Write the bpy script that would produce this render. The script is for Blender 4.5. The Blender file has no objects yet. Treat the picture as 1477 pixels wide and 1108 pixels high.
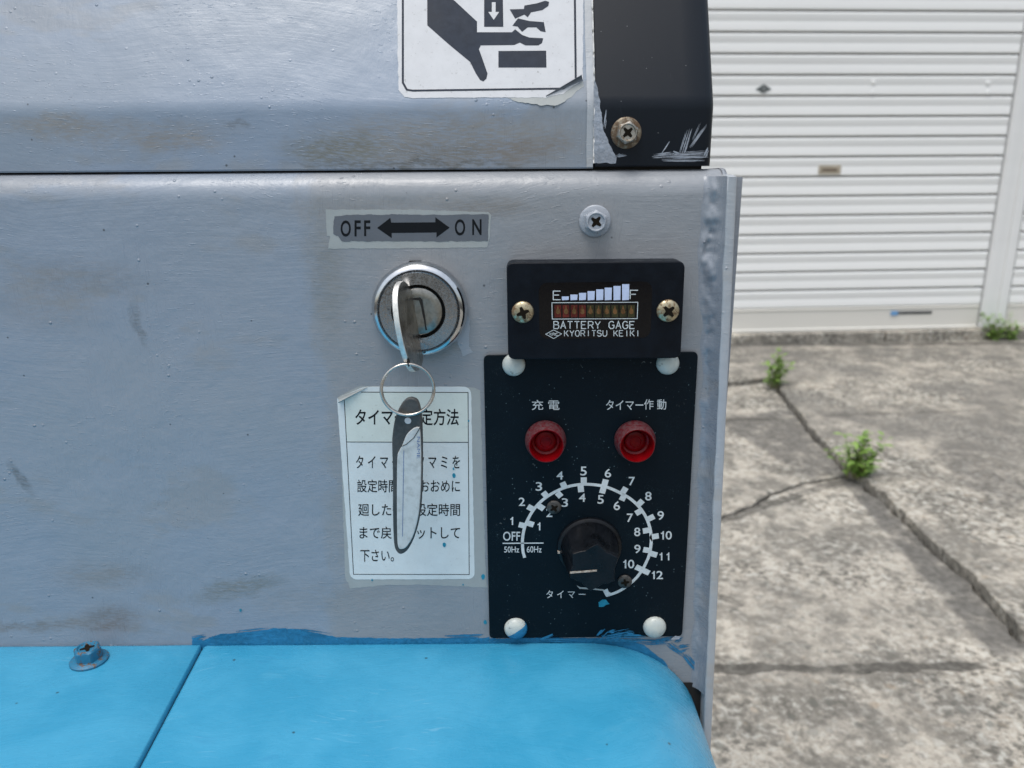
import bpy, math, random
from math import radians, sin, cos, tan, pi, sqrt, atan2
from mathutils import Vector, noise as mnoise
random.seed(7)
S = bpy.context.scene
C = S.collection

# ------------------------------------------------------------------ camera
PITCH, ROLL, FPX, DIST, EYE = radians(15.6), -0.0075, 1110.0, 0.30, 0.72
CAM = Vector((0, -DIST, EYE))
cd = bpy.data.cameras.new('camera'); cam = bpy.data.objects.new('camera', cd); C.objects.link(cam); S.camera = cam
cd.sensor_width = 36; cd.lens = 36 * FPX / 1477; cd.clip_start = 0.01; cd.clip_end = 400
cr, sr = cos(ROLL), sin(ROLL)
R0 = Vector((1, 0, 0)); U0 = Vector((0, sin(PITCH), cos(PITCH))); FW = Vector((0, cos(PITCH), -sin(PITCH)))
RX = R0 * cr + U0 * sr; UP = U0 * cr - R0 * sr
from mathutils import Matrix
cam.matrix_world = Matrix(((RX.x, UP.x, -FW.x, CAM.x), (RX.y, UP.y, -FW.y, CAM.y), (RX.z, UP.z, -FW.z, CAM.z), (0, 0, 0, 1)))
cd.dof.use_dof = True; cd.dof.focus_distance = 0.312; cd.dof.aperture_fstop = 15

# ------------------------------------------------------------------ sky, sun, exposure
W = bpy.data.worlds.new('World'); S.world = W; W.use_nodes = True
nt = W.node_tree; bg = nt.nodes['Background']
SUN_EL, SUN_AZ = radians(72), radians(218)      # azimuth clockwise from +Y
sky = nt.nodes.new('ShaderNodeTexSky'); sky.sky_type = 'NISHITA'; sky.sun_disc = False
sky.sun_elevation = SUN_EL; sky.sun_rotation = SUN_AZ; sky.air_density = 1.6; sky.dust_density = 4.0; sky.ozone_density = 1.0
hs = nt.nodes.new('ShaderNodeHueSaturation'); hs.inputs['Saturation'].default_value = 0.72
nt.links.new(sky.outputs[0], hs.inputs['Color'])
# thin bright cloud veil over the blue, brightest overhead as under any overcast
tcw = nt.nodes.new('ShaderNodeTexCoord'); sz = nt.nodes.new('ShaderNodeSeparateXYZ'); nt.links.new(tcw.outputs['Generated'], sz.inputs[0])
mr = nt.nodes.new('ShaderNodeMapRange'); nt.links.new(sz.outputs[2], mr.inputs[0]); mr.inputs[1].default_value = 0; mr.inputs[2].default_value = 1; mr.inputs[3].default_value = 1.0; mr.inputs[4].default_value = 5.0
vc = nt.nodes.new('ShaderNodeVectorMath'); vc.operation = 'SCALE'; vc.inputs[0].default_value = (.84, .91, 1.0); nt.links.new(mr.outputs[0], vc.inputs['Scale'])
va = nt.nodes.new('ShaderNodeVectorMath'); va.operation = 'ADD'; nt.links.new(hs.outputs[0], va.inputs[0]); nt.links.new(vc.outputs[0], va.inputs[1]); nt.links.new(va.outputs[0], bg.inputs[0])
bg.inputs[1].default_value = 0.10
ld = bpy.data.lights.new('sun', 'SUN'); ld.energy = 1.3; ld.angle = radians(28); ld.color = (1, .98, .95)
sun = bpy.data.objects.new('sun', ld); C.objects.link(sun)
sd = Vector((sin(SUN_AZ) * cos(SUN_EL), cos(SUN_AZ) * cos(SUN_EL), sin(SUN_EL)))
sun.rotation_euler = sd.to_track_quat('Z', 'Y').to_euler(); sun.location = (0, 0, 6)
S.view_settings.view_transform = 'Standard'; S.view_settings.look = 'None'; S.view_settings.gamma = 1
S.view_settings.exposure = 0.30; S.view_settings.use_curve_mapping = False

# ------------------------------------------------------------------ frames: a plane standing in the place
class Frame:
    def __init__(s, o, ex, ey):
        s.o = Vector(o); s.ex = Vector(ex).normalized(); s.ey = Vector(ey).normalized(); s.n = s.ex.cross(s.ey)
    def w(s, x, y, h=0.0): return s.o + s.ex * x + s.ey * y + s.n * h
    def px(s, u, v, h=0.0):
        d = FW + RX * ((u - 738.5) / FPX) - UP * ((v - 554) / FPX)
        t = (s.o + s.n * h - CAM).dot(s.n) / d.dot(s.n)
        q = CAM + d * t - s.o
        return (q.dot(s.ex), q.dot(s.ey))
    def pts(s, l, h=0.0): return [s.px(u, v, h) for u, v in l]
PANEL = Frame((0, 0, EYE), (1, 0, 0), (0, 0, 1))
MM = 0.001

# ------------------------------------------------------------------ mesh collector
class MB:
    def __init__(s): s.v = []; s.f = []; s.m = []
    def add(s, vs, fs, m=0):
        b = len(s.v); s.v += [tuple(p) for p in vs]; s.f += [tuple(b + i for i in f) for f in fs]; s.m += [m] * len(fs); return s
    def prism(s, F, pts, h0, h1, m=0, taper=0.0):
        """closed outline in frame F between heights h0 and h1"""
        n = len(pts); a = sum(pts[i][0] * pts[(i + 1) % n][1] - pts[(i + 1) % n][0] * pts[i][1] for i in range(n))
        if a < 0: pts = pts[::-1]
        cx = sum(p[0] for p in pts) / n; cy = sum(p[1] for p in pts) / n
        top = [(cx + (x - cx) * (1 - taper), cy + (y - cy) * (1 - taper)) for x, y in pts]
        vs = [F.w(x, y, h0) for x, y in pts] + [F.w(x, y, h1) for x, y in top]
        fs = [tuple(range(n, 2 * n)), tuple(range(n - 1, -1, -1))] + [(i, (i + 1) % n, n + (i + 1) % n, n + i) for i in range(n)]
        return s.add(vs, fs, m)
    def flat(s, F, pts, h, m=0):
        n = len(pts); a = sum(pts[i][0] * pts[(i + 1) % n][1] - pts[(i + 1) % n][0] * pts[i][1] for i in range(n))
        if a < 0: pts = pts[::-1]
        return s.add([F.w(x, y, h) for x, y in pts], [tuple(range(n))], m)
    def lathe(s, F, c, prof, n=48, m=0, ang0=0, rmod=None, closed=True):
        """prof: list of (radius, height) from outside/base to centre/top, about the frame normal"""
        vs = []; fs = []
        for k, (r, h) in enumerate(prof):
            for i in range(n):
                a = 2 * pi * i / n + ang0; rr = r * (rmod(a, k) if rmod else 1)
                vs.append(F.w(c[0] + rr * cos(a), c[1] + rr * sin(a), h))
        for k in range(len(prof) - 1):
            for i in range(n):
                j = (i + 1) % n; fs.append((k * n + i, k * n + j, (k + 1) * n + j, (k + 1) * n + i))
        if closed: fs.append(tuple((len(prof) - 1) * n + i for i in range(n)))
        return s.add(vs, fs, m)
    def tube(s, path, r, n=10, m=0, closed=False):
        path = [Vector(p) for p in path]; N = len(path); vs = []; fs = []
        ref = Vector((0.13, 0.97, 0.2))
        for i, p in enumerate(path):
            t = (path[(i + 1) % N] - path[i - 1]) if closed else (path[min(i + 1, N - 1)] - path[max(i - 1, 0)])
            t.normalize(); a = t.cross(ref).normalized(); b = t.cross(a)
            rr = r(i / (N - 1)) if callable(r) else r
            vs += [p + a * rr * cos(2 * pi * k / n) + b * rr * sin(2 * pi * k / n) for k in range(n)]
        for i in range(N if closed else N - 1):
            i2 = (i + 1) % N
            for k in range(n): fs.append((i * n + k, i * n + (k + 1) % n, i2 * n + (k + 1) % n, i2 * n + k))
        if not closed: fs += [tuple(range(n - 1, -1, -1)), tuple((N - 1) * n + k for k in range(n))]
        return s.add(vs, fs, m)
    def box(s, F, x0, x1, y0, y1, h0, h1, m=0): return s.prism(F, [(x0, y0), (x1, y0), (x1, y1), (x0, y1)], h0, h1, m)
    def grid(s, rows, m=0, flip=False):
        n = len(rows[0]); vs = [p for r in rows for p in r]; fs = []
        for i in range(len(rows) - 1):
            for j in range(n - 1):
                q = (i * n + j, i * n + j + 1, (i + 1) * n + j + 1, (i + 1) * n + j); fs.append(q[::-1] if flip else q)
        return s.add(vs, fs, m)
    def build(s, name, mat, parent=None, label=None, bevel=0, seg=2, smooth=30, kind=None):
        me = bpy.data.meshes.new(name); me.from_pydata(s.v, [], s.f)
        for mm in (mat if isinstance(mat, (list, tuple)) else [mat]): me.materials.append(mm)
        if any(s.m): me.polygons.foreach_set('material_index', s.m)
        me.update()
        if smooth: me.shade_smooth(); me.set_sharp_from_angle(angle=radians(smooth))
        o = bpy.data.objects.new(name, me); C.objects.link(o)
        if parent: o.parent = parent; o.matrix_parent_inverse = pinv(parent)
        if bevel:
            b = o.modifiers.new('bevel', 'BEVEL'); b.width = bevel; b.segments = seg; b.limit_method = 'ANGLE'; b.angle_limit = radians(40); b.harden_normals = True
        if label: o['label'] = label
        if kind: o['kind'] = kind
        return o
def pinv(p):
    return Matrix.Translation(-Vector(p.location))      # every thing and part is placed in world coordinates
def empty(name, loc, parent=None):
    o = bpy.data.objects.new(name, None); C.objects.link(o); o.location = loc; o.empty_display_size = .02
    if parent: o.parent = parent; o.matrix_parent_inverse = pinv(parent)
    return o
def tag(o, label, cat, group=None):
    o['label'] = label; o['category'] = cat
    if group: o['group'] = group
    return o
def rrect(c, r, n=6):
    """round the corners of the polygon c (frame coordinates) by r"""
    out = []; N = len(c)
    for i in range(N):
        p = Vector(c[i]); a = (Vector(c[i - 1]) - p).normalized(); b = (Vector(c[(i + 1) % N]) - p).normalized()
        rr = r[i] if isinstance(r, (list, tuple)) else r
        p0 = p + a * rr; p1 = p + b * rr
        for k in range(n + 1):
            t = k / n; q = p0 * (1 - t) ** 2 + p * 2 * t * (1 - t) + p1 * t * t; out.append((q.x, q.y))
    return out
def ragged(pts, amp, step, seed=0):
    out = []; N = len(pts)
    for i in range(N):
        a = Vector(pts[i]); b = Vector(pts[(i + 1) % N]); L = (b - a).length; k = max(1, int(L / step))
        nrm = Vector((-(b - a).y, (b - a).x)).normalized() if L else Vector((0, 0))
        for j in range(k):
            p = a.lerp(b, j / k); q = Vector((p.x * 400, p.y * 400, seed * 3.7))
            d = mnoise.noise(q) * amp + mnoise.noise(q * 3.1) * amp * .6
            out.append(tuple(p + nrm * d))
    return out

_tc = {}
def text_mesh(body, bold=0.0, spacing=1.0):
    key = (body, bold, spacing)
    if key in _tc: return _tc[key]
    cu = bpy.data.curves.new('t', 'FONT'); cu.body = body; cu.size = 1; cu.resolution_u = 4; cu.offset = bold; cu.space_character = spacing
    o = bpy.data.objects.new('t', cu); C.objects.link(o)
    dg = bpy.context.evaluated_depsgraph_get(); me = bpy.data.meshes.new_from_object(o.evaluated_get(dg))
    vs = [(v.co.x, v.co.y) for v in me.vertices]; fs = [tuple(p.vertices) for p in me.polygons]
    bpy.data.objects.remove(o); bpy.data.curves.remove(cu); bpy.data.meshes.remove(me)
    _tc[key] = (vs, fs); return vs, fs
ONE = [(.52, 0), (1, 0), (1, 1), (.64, 1), (.50, .88), (.24, .80), (0, .775), (0, .66), (.52, .66)]
def text(mb, F, body, u0, v0, u1, v1, h, bold=0.0, m=0, rot=0, spacing=1.0):
    """lettering that fills the box seen at (u0,v0)-(u1,v1)"""
    if body[0] == '1' and len(body) < 3 and not rot:
        wd = (v1 - v0) * .36; poly = [(u0 + wd * a, v1 - (v1 - v0) * b) for a, b in ONE]; mb.flat(F, F.pts(poly, h), h, m)
        if body == '11': mb.flat(F, F.pts([(u + (u1 - u0) - wd, v) for u, v in poly], h), h, m); return
        if len(body) == 1: return
        return text(mb, F, body[1:], u0 + wd * 1.55, v0, u1, v1, h, bold, m)
    vs, fs = text_mesh(body, bold, spacing)
    xa = min(p[0] for p in vs); xb = max(p[0] for p in vs); ya = min(p[1] for p in vs); yb = max(p[1] for p in vs)
    c00 = Vector(F.px(u0, v1, h)); c10 = Vector(F.px(u1, v1, h)); c01 = Vector(F.px(u0, v0, h)); c11 = Vector(F.px(u1, v0, h))
    out = []
    for x, y in vs:
        s = (x - xa) / (xb - xa); t = (y - ya) / (yb - ya)
        if rot: s, t = t, 1 - s
        q = (c00 * (1 - s) + c10 * s) * (1 - t) + (c01 * (1 - s) + c11 * s) * t
        out.append(F.w(q.x, q.y, h))
    mb.add(out, fs, m)
def pline(mb, F, pts, w, h, m=0, closed=False):
    """a printed line of width w along pts (frame coordinates)"""
    P = [Vector(p) for p in pts]; N = len(P); L = []; Rr = []
    for i in range(N):
        a = P[i - 1] if (i or closed) else P[i]; b = P[(i + 1) % N] if (i < N - 1 or closed) else P[i]
        d1 = (P[i] - a); d2 = (b - P[i])
        d1 = d1.normalized() if d1.length > 1e-9 else d2.normalized(); d2 = d2.normalized() if d2.length > 1e-9 else d1
        n1 = Vector((-d1.y, d1.x)); n2 = Vector((-d2.y, d2.x)); k = (n1 + n2); k = k / max(k.length_squared, .3) * 2
        L.append(P[i] + k * w / 2); Rr.append(P[i] - k * w / 2)
    n = N; vs = [F.w(p.x, p.y, h) for p in L] + [F.w(p.x, p.y, h) for p in Rr]
    fs = [(n + i, n + (i + 1) % n, (i + 1) % n, i) for i in range(N if closed else N - 1)]
    mb.add(vs, fs, m)
def spline(pts, n=8):
    out = []; P = [Vector(p) for p in pts]
    for i in range(len(P) - 1):
        p0 = P[max(i - 1, 0)]; p1 = P[i]; p2 = P[i + 1]; p3 = P[min(i + 2, len(P) - 1)]
        for k in range(n):
            t = k / n; q = .5 * ((2 * p1) + (p2 - p0) * t + (2 * p0 - 5 * p1 + 4 * p2 - p3) * t * t + (3 * p1 - p0 - 3 * p2 + p3) * t ** 3)
            out.append(tuple(q))
    out.append(tuple(P[-1])); return out

# ------------------------------------------------------------------ materials
class Mat:
    def __init__(s, name):
        s.mat = bpy.data.materials.new(name); s.mat.use_nodes = True; s.t = s.mat.node_tree; s.n = s.t.nodes; s.b = s.n['Principled BSDF']
        s.pos = s.n.new('ShaderNodeNewGeometry').outputs['Position']; s._bump = None
    def link(s, a, b): s.t.links.new(a, b)
    def put(s, sock, val):
        if hasattr(val, 'is_output') or isinstance(val, bpy.types.NodeSocket): s.link(val, sock)
        else: sock.default_value = val
    def scale(s, v, sc, rot=(0, 0, 0), loc=(0, 0, 0)):
        n = s.n.new('ShaderNodeMapping'); s.link(v, n.inputs[0]); n.inputs['Scale'].default_value = sc
        n.inputs['Rotation'].default_value = rot; n.inputs['Location'].default_value = loc; return n.outputs[0]
    def noise(s, v, scale=1, detail=4, rough=.55, out=0, dist=0):
        n = s.n.new('ShaderNodeTexNoise'); s.link(v, n.inputs['Vector']); n.inputs['Scale'].default_value = scale
        n.inputs['Detail'].default_value = detail; n.inputs['Roughness'].default_value = rough; n.inputs['Distortion'].default_value = dist
        return n.outputs[out]
    def voro(s, v, scale=1, feature='F1', out=0, rnd=1):
        n = s.n.new('ShaderNodeTexVoronoi'); n.feature = feature; s.link(v, n.inputs['Vector']); n.inputs['Scale'].default_value = scale
        n.inputs['Randomness'].default_value = rnd; return n.outputs[out]
    def ramp(s, v, a, b, lo=0.0, hi=1.0):
        n = s.n.new('ShaderNodeMapRange'); n.interpolation_type = 'SMOOTHSTEP'; s.link(v, n.inputs[0])
        n.inputs[1].default_value = a; n.inputs[2].default_value = b; n.inputs[3].default_value = lo; n.inputs[4].default_value = hi; return n.outputs[0]
    def math(s, op, a, b=0.0, c=None):
        n = s.n.new('ShaderNodeMath'); n.operation = op; s.put(n.inputs[0], a); s.put(n.inputs[1], b)
        if c is not None: s.put(n.inputs[2], c)
        return n.outputs[0]
    def vadd(s, a, b, k=1.0):
        m = s.n.new('ShaderNodeVectorMath'); m.operation = 'MULTIPLY_ADD'; s.link(b, m.inputs[0]); m.inputs[1].default_value = (k, k, k); s.link(a, m.inputs[2]); return m.outputs[0]
    def mix(s, f, a, b):
        n = s.n.new('ShaderNodeMix'); n.data_type = 'RGBA'; s.put(n.inputs[0], f)
        for sock, v in ((n.inputs[6], a), (n.inputs[7], b)):
            if isinstance(v, (tuple, list)): v = tuple(v) + ((1,) if len(v) == 3 else ())
            s.put(sock, v)
        return n.outputs[2]
    def sep(s, v):
        n = s.n.new('ShaderNodeSeparateXYZ'); s.link(v, n.inputs[0]); return n.outputs
    def bump(s, h, dist, strength=1.0):
        n = s.n.new('ShaderNodeBump'); s.link(h, n.inputs['Height']); n.inputs['Distance'].default_value = dist; n.inputs['Strength'].default_value = strength
        if s._bump: s.link(s._bump, n.inputs['Normal'])
        s._bump = n.outputs[0]
    def warped(s, freq, amp):
        return s.vadd(s.pos, s.noise(s.pos, freq, 2, .5, 1), amp)
    def spot(s, wp, x, z, rx, rz, ang=0, soft=.55, nscale=300, grain=.8):
        """soft-edged stain at (x,z) in the panel's upright plane"""
        xyz = s.sep(wp); dx = s.math('SUBTRACT', xyz[0], x); dz = s.math('SUBTRACT', xyz[2], z); ca, sa = cos(ang), sin(ang)
        a = s.math('MULTIPLY', s.math('ADD', s.math('MULTIPLY', dx, ca), s.math('MULTIPLY', dz, sa)), 1 / rx)
        b = s.math('MULTIPLY', s.math('SUBTRACT', s.math('MULTIPLY', dz, ca), s.math('MULTIPLY', dx, sa)), 1 / rz)
        d = s.math('SQRT', s.math('ADD', s.math('MULTIPLY', a, a), s.math('MULTIPLY', b, b)))
        return s.ramp(d, 1.0, 1 - soft)
    def done(s, col=None, rough=None, metal=None, spec=None, coat=None, trans=None, ior=None):
        b = s.b.inputs
        if col is not None:
            if isinstance(col, (tuple, list)): col = tuple(col) + (1,)
            s.put(b['Base Color'], col)
        if rough is not None: s.put(b['Roughness'], rough)
        if metal is not None: s.put(b['Metallic'], metal)
        if spec is not None: s.put(b['Specular IOR Level'], spec)
        if coat is not None: s.put(b['Coat Weight'], coat[0]); s.put(b['Coat Roughness'], coat[1])
        if trans is not None: s.put(b['Transmission Weight'], trans)
        if ior is not None: s.put(b['IOR'], ior)
        if s._bump: s.link(s._bump, b['Normal'])
        return s.mat
def plain(name, col, rough=.5, metal=0, spec=.5, var=.12, nscale=400, bump=0.00003, coat=None):
    m = Mat(name); n = m.noise(m.pos, nscale, 4, .6); n2 = m.noise(m.pos, nscale * .12, 3, .6)
    f = m.math('ADD', m.math('MULTIPLY', n, .5), m.math('MULTIPLY', n2, .5))
    c = m.mix(m.ramp(f, .35, .65), tuple(x * (1 - var) for x in col), tuple(min(1, x * (1 + var)) for x in col))
    if bump: m.bump(n, bump)
    return m.done(c, m.ramp(n2, .3, .7, max(0, rough - .08), min(1, rough + .08)), metal, spec, coat)

def pz(u, v, h=0): x, z = PANEL.px(u, v, h); return x, z + EYE
def grey_paint(name, spots=(), oldx=None, seed=0.0, base=(.262, .293, .335), rough=.30, bk=1.0):
    m = Mat(name); p = m.scale(m.pos, (1, 1, 1), loc=(seed, seed, seed))
    big = m.noise(p, 9, 3, .5)
    w = m.vadd(p, m.noise(p, 9, 2, .5, 1), .028)
    st1 = m.noise(m.scale(w, (45, 300, 900)), 1, 5, .65)                       # horizontal brush strokes
    st2 = m.noise(m.scale(w, (750, 300, 60), (0, radians(24), 0)), 1, 5, .65)    # crossing strokes
    sel = m.ramp(m.noise(p, 16, 2, .5), .50, .60)
    st = m.math('ADD', m.math('MULTIPLY', st1, m.math('SUBTRACT', 1.0, sel)), m.math('MULTIPLY', st2, sel))
    orange = m.noise(p, 170, 3, .55)
    # lumps and grit under the paint
    vd = m.voro(p, 210, out=0); gate = m.ramp(m.noise(p, 40, 3, .6), .56, .64)
    grit = m.math('MULTIPLY', m.ramp(vd, .16, .04), gate)
    vd2 = m.voro(m.scale(p, (1, 1, 1), loc=(7, 2, 4)), 420); gate2 = m.ramp(m.noise(p, 60, 3, .6), .52, .64)
    dash = m.math('MULTIPLY', m.ramp(m.noise(m.scale(w, (260, 300, 1500)), 1, 2, .5), .62, .72), m.ramp(m.noise(p, 35, 3, .6), .45, .6))
    ridge = m.math('MULTIPLY', m.ramp(m.noise(m.scale(w, (700, 300, 1000), (0, radians(-50), 0)), 1, 3, .6), .60, .70), m.ramp(m.noise(p, 24, 3, .6, ), .56, .64))
    m.bump(orange, .0009, .34 * bk)
    m.bump(m.noise(p, 28, 2, .5), .004, .30)
    m.bump(st, .00024, .46 * bk)
    m.bump(dash, .00016, .6)
    m.bump(ridge, .00018, .5 * bk)
    m.bump(m.math('MULTIPLY', m.ramp(vd2, .12, .02), gate2), .00016, .8)
    m.bump(grit, .0004, .9)
    c = m.mix(m.ramp(big, .35, .65), base, (base[0] * .96, base[1] * 1.0, base[2] * 1.06))
    c = m.mix(m.ramp(st, .40, .72, 0, .14), c, tuple(x * 1.16 for x in base))
    # thin patches where the older, warmer coat shows through
    older = (base[0] * 1.0, base[1] * .93, base[2] * .86)
    wp = m.vadd(m.pos, m.noise(m.pos, 60, 3, .6, 1), .008)
    patch = m.ramp(m.noise(m.scale(w, (14, 20, 36)), 1, 4, .6), .56, .64, 0, .65)
    c = m.mix(patch, c, older)
    if oldx is not None:
        xs = m.sep(m.vadd(m.pos, m.noise(m.scale(m.pos, (45, 60, 30)), 1, 5, .7, 1), .045))[0]
        o = m.ramp(xs, oldx + .018, oldx + .030, 0, .85); c = m.mix(o, c, older)
    r = m.ramp(st, .3, .7, rough - .05, rough + .09)
    fine = m.noise(m.scale(w, (260, 300, 1400)), 1, 4, .7)
    for (x, z, rx, rz, ang, k, col) in spots:
        sp = m.math('MULTIPLY', m.spot(m.vadd(m.pos, m.noise(m.pos, 90, 4, .65, 1), .012), x + .006, z + .006, rx, rz, ang, .75), m.ramp(fine, .34, .62, .25, 1.0))
        c = m.mix(m.math('MULTIPLY', sp, k), c, col)
    # flecks of grime
    fl = m.math('MULTIPLY', m.ramp(m.voro(m.scale(p, (1, 1, 1), loc=(3, 1, 2)), 95), .055, .03), m.ramp(m.voro(m.scale(p, (1, 1, 1), loc=(3, 1, 2)), 95, out=1), .45, .5))
    c = m.mix(m.math('MULTIPLY', fl, .8), c, (.05, .055, .06))
    return m.done(c, r, 0, .5)
def blue_paint(name, seed=0.0):
    m = Mat(name); p = m.scale(m.pos, (1, 1, 1), loc=(seed, seed, seed))
    w = m.vadd(p, m.noise(p, 14, 2, .5, 1), .04)
    st = m.noise(m.scale(w, (60, 500, 500)), 1, 4, .6); st2 = m.noise(m.scale(w, (500, 70, 300), (0, 0, radians(35))), 1, 4, .6)
    m.bump(m.noise(p, 120, 3, .5), .0007, .5); m.bump(m.noise(p, 22, 2, .5), .004, .4); m.bump(st, .0002, .6); m.bump(st2, .00016, .5)
    base = (.034, .262, .435)
    c = m.mix(m.ramp(m.noise(w, 30, 3, .6), .35, .68), base, (.052, .300, .480))
    c = m.mix(m.ramp(m.noise(m.scale(w, (30, 60, 60)), 1, 4, .65), .6, .72, 0, .35), c, (.032, .215, .39))
    vs = m.scale(p, (1, 1, 1), loc=(1, 5, 2))
    vd = m.voro(vs, 85); vc = m.sep(m.voro(vs, 85, out=1))[0]
    fl = m.math('MULTIPLY', m.ramp(m.math('ADD', vd, m.math('MULTIPLY', m.noise(p, 900, 2, .5), .05)), .095, .065), m.ramp(vc, .62, .66))
    c = m.mix(m.math('MULTIPLY', fl, .85), c, (.02, .05, .07))
    sc = m.math('MULTIPLY', m.ramp(m.noise(m.scale(m.vadd(p, m.noise(p, 20, 2, .5, 1), .03), (70, 1500, 300), (0, 0, radians(18))), 1, 2, .5), .66, .70), m.ramp(m.noise(p, 26, 3, .6), .52, .60))
    c = m.mix(m.math('MULTIPLY', sc, .45), c, (.16, .40, .56)); c = m.mix(m.ramp(m.noise(m.scale(w, (20, 45, 45)), 1, 5, .7), .58, .70, 0, .35), c, (.085, .345, .51))
    return m.done(c, m.ramp(st, .3, .7, .22, .36), 0, .5)

BR = (.16, .13, .10); DG = (.10, .105, .105); OL = (.15, .145, .11)
def sp(u, v, ru, rv, ang, k, col, h=0):
    x, z = pz(u, v, h); return (x, z, ru * .000262, rv * .000262, ang, k, col)
M = {}
M['panel'] = grey_paint('grey_brushed_paint', [
    sp(60, 440, 130, 60, -.15, .35, (.24, .22, .205)), sp(600, 300, 300, 26, 0, .4, (.25, .235, .215)), sp(470, 860, 200, 50, .05, .35, (.25, .235, .22)),
    sp(200, 470, 12, 45, .1, .5, DG), sp(30, 690, 13, 42, .5, .7, DG), sp(340, 850, 120, 26, .25, .55, OL), sp(160, 890, 70, 38, 0, .55, BR),
    sp(470, 400, 40, 130, 0, .35, OL), sp(120, 400, 150, 40, -.1, .25, BR), sp(640, 500, 60, 24, .3, .35, OL), sp(150, 830, 120, 40, 0, .30, BR),
    sp(0, 905, 300, 14, 0, .55, BR), sp(1035, 340, 14, 60, 0, .5, DG), sp(700, 300, 90, 16, 0, .3, BR)], oldx=PANEL.px(450, 500)[0])
M['cowl'] = grey_paint('grey_cowl_paint', [
    sp(650, 205, 290, 62, 0, .85, (.235, .22, .20)), sp(180, 190, 210, 26, .02, .55, (.23, .22, .21)),
    sp(60, 180, 110, 22, 0, .6, (.24, .215, .185)), sp(250, 205, 90, 20, -.05, .6, (.25, .22, .19)), sp(330, 175, 26, 9, 0, .5, DG), sp(480, 215, 110, 30, 0, .75, OL),
    sp(640, 225, 120, 26, 0, .6, (.16, .15, .135)), sp(760, 215, 80, 24, 0, .6, (.2, .17, .145)), sp(600, 235, 260, 8, 0, .6, DG)], oldx=None, seed=4.0, base=(.240, .282, .338), bk=.55)
M['trim'] = None
m = Mat('black_satin_trim'); n = m.noise(m.pos, 900, 3, .6); m.bump(n, .00003, .4)
sc = m.noise(m.scale(m.vadd(m.pos, m.noise(m.pos, 30, 2, .5, 1), .02), (900, 300, 90), (0, radians(20), 0)), 1, 4, .7)
spk = m.ramp(m.voro(m.pos, 240), .05, .02)
M['trim'] = m.done(m.mix(m.math('MULTIPLY', spk, .6), m.mix(m.ramp(sc, .62, .75, 0, .3), (.003, .006, .011), (.022, .027, .034)), (.35, .36, .37)), m.ramp(n, .3, .7, .36, .42), 0, .24)
m = Mat('black_plate'); n = m.noise(m.pos, 1600, 3, .6); m.bump(n, .00005, .6)
dust = m.math('MULTIPLY', m.ramp(m.noise(m.pos, 70, 4, .65), .45, .75), m.ramp(m.noise(m.pos, 2600, 2, .6), .58, .72))
spk = m.math('MULTIPLY', m.ramp(m.voro(m.pos, 420), .12, .03), m.ramp(m.noise(m.pos, 40, 3, .6), .44, .60))
scr = m.math('MULTIPLY', m.ramp(m.noise(m.scale(m.vadd(m.pos, m.noise(m.pos, 45, 3, .6, 1), .05), (1500, 300, 160), (0, radians(-30), 0)), 1, 2, .5), .70, .74), m.ramp(m.noise(m.pos, 55, 2, .5), .56, .64))
c = m.mix(m.math('MULTIPLY', dust, .7), (.0022, .0062, .0105), (.03, .055, .065)); c = m.mix(m.math('MULTIPLY', spk, .8), c, (.16, .24, .27)); c = m.mix(m.math('MULTIPLY', scr, .35), c, (.25, .27, .27))
M['plate'] = m.done(c, m.ramp(n, .3, .7, .40, .52), 0, .13)
M['housing'] = plain('black_moulded_plastic', (.003, .005, .009), .40, 0, .16, .2, 1800, .00004)
M['blue'] = blue_paint('blue_brushed_paint'); M['blue_far'] = blue_paint('blue_brushed_paint_hood', 2.3)
M['smear'] = plain('blue_paint_smear', (.020, .17, .33), .36, 0, .5, .22, 500, .0004)
M['teal'] = plain('teal_paint_fleck', (.012, .22, .33), .4, 0, .5, .15, 900, .0001)
M['grey_smear'] = plain('grey_paint_smear', (.30, .325, .37), .4, 0, .5, .25, 600, .0004)
M['strip'] = grey_paint('pale_grey_strip_and_lit_edge', [], seed=9.0, base=(.38, .395, .41), rough=.42)  # cowl strip; on the side plate the paler base paints in light on its edge
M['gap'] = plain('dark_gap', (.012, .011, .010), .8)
M['chrome'] = plain('chrome', (.60, .61, .62), .11, 1, .5, .12, 500, .00003)
m = Mat('pitted_chrome'); n = m.noise(m.pos, 1300, 5, .7); r0 = m.ramp(n, .50, .64); n2 = m.noise(m.pos, 220, 4, .7)
m.bump(n2, .0001, .25); M['chrome_old'] = m.done(m.mix(m.math('MULTIPLY', r0, m.ramp(n2, .48, .62, .05, .8)), (.33, .335, .345), (.07, .066, .062)), m.ramp(n, .35, .65, .16, .36), 1.0)
M['cyl'] = plain('lock_cylinder_metal', (.27, .26, .235), .30, 1, .5, .3, 500, .0001)
m = Mat('nickel_key'); sx = m.noise(m.scale(m.pos, (900, 900, 200)), 1, 4, .7); m.bump(sx, .00006, .6)
M['key'] = m.done(m.mix(m.ramp(m.noise(m.pos, 160, 4, .65), .42, .66), (.50, .49, .465), (.29, .28, .255)), m.ramp(sx, .3, .7, .24, .42), 1)
M['key_rim'] = plain('lit_key_edge', (.74, .72, .68), .42, .75, .5, .18, 600, .0001)  # brighter than the grip face: light on the rim put into the colour
M['ring'] = plain('steel_ring', (.55, .52, .48), .25, 1, .5, .25, 400, .0001)
m = Mat('rusty_zinc'); n = m.noise(m.pos, 420, 5, .7); rr_ = m.ramp(n, .36, .56)
m.bump(n, .0003, .6); M['rust'] = m.done(m.mix(rr_, (.30, .26, .20), (.11, .068, .038)), m.ramp(rr_, 0, 1, .34, .8), m.ramp(rr_, 0, 1, .9, .1))
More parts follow.
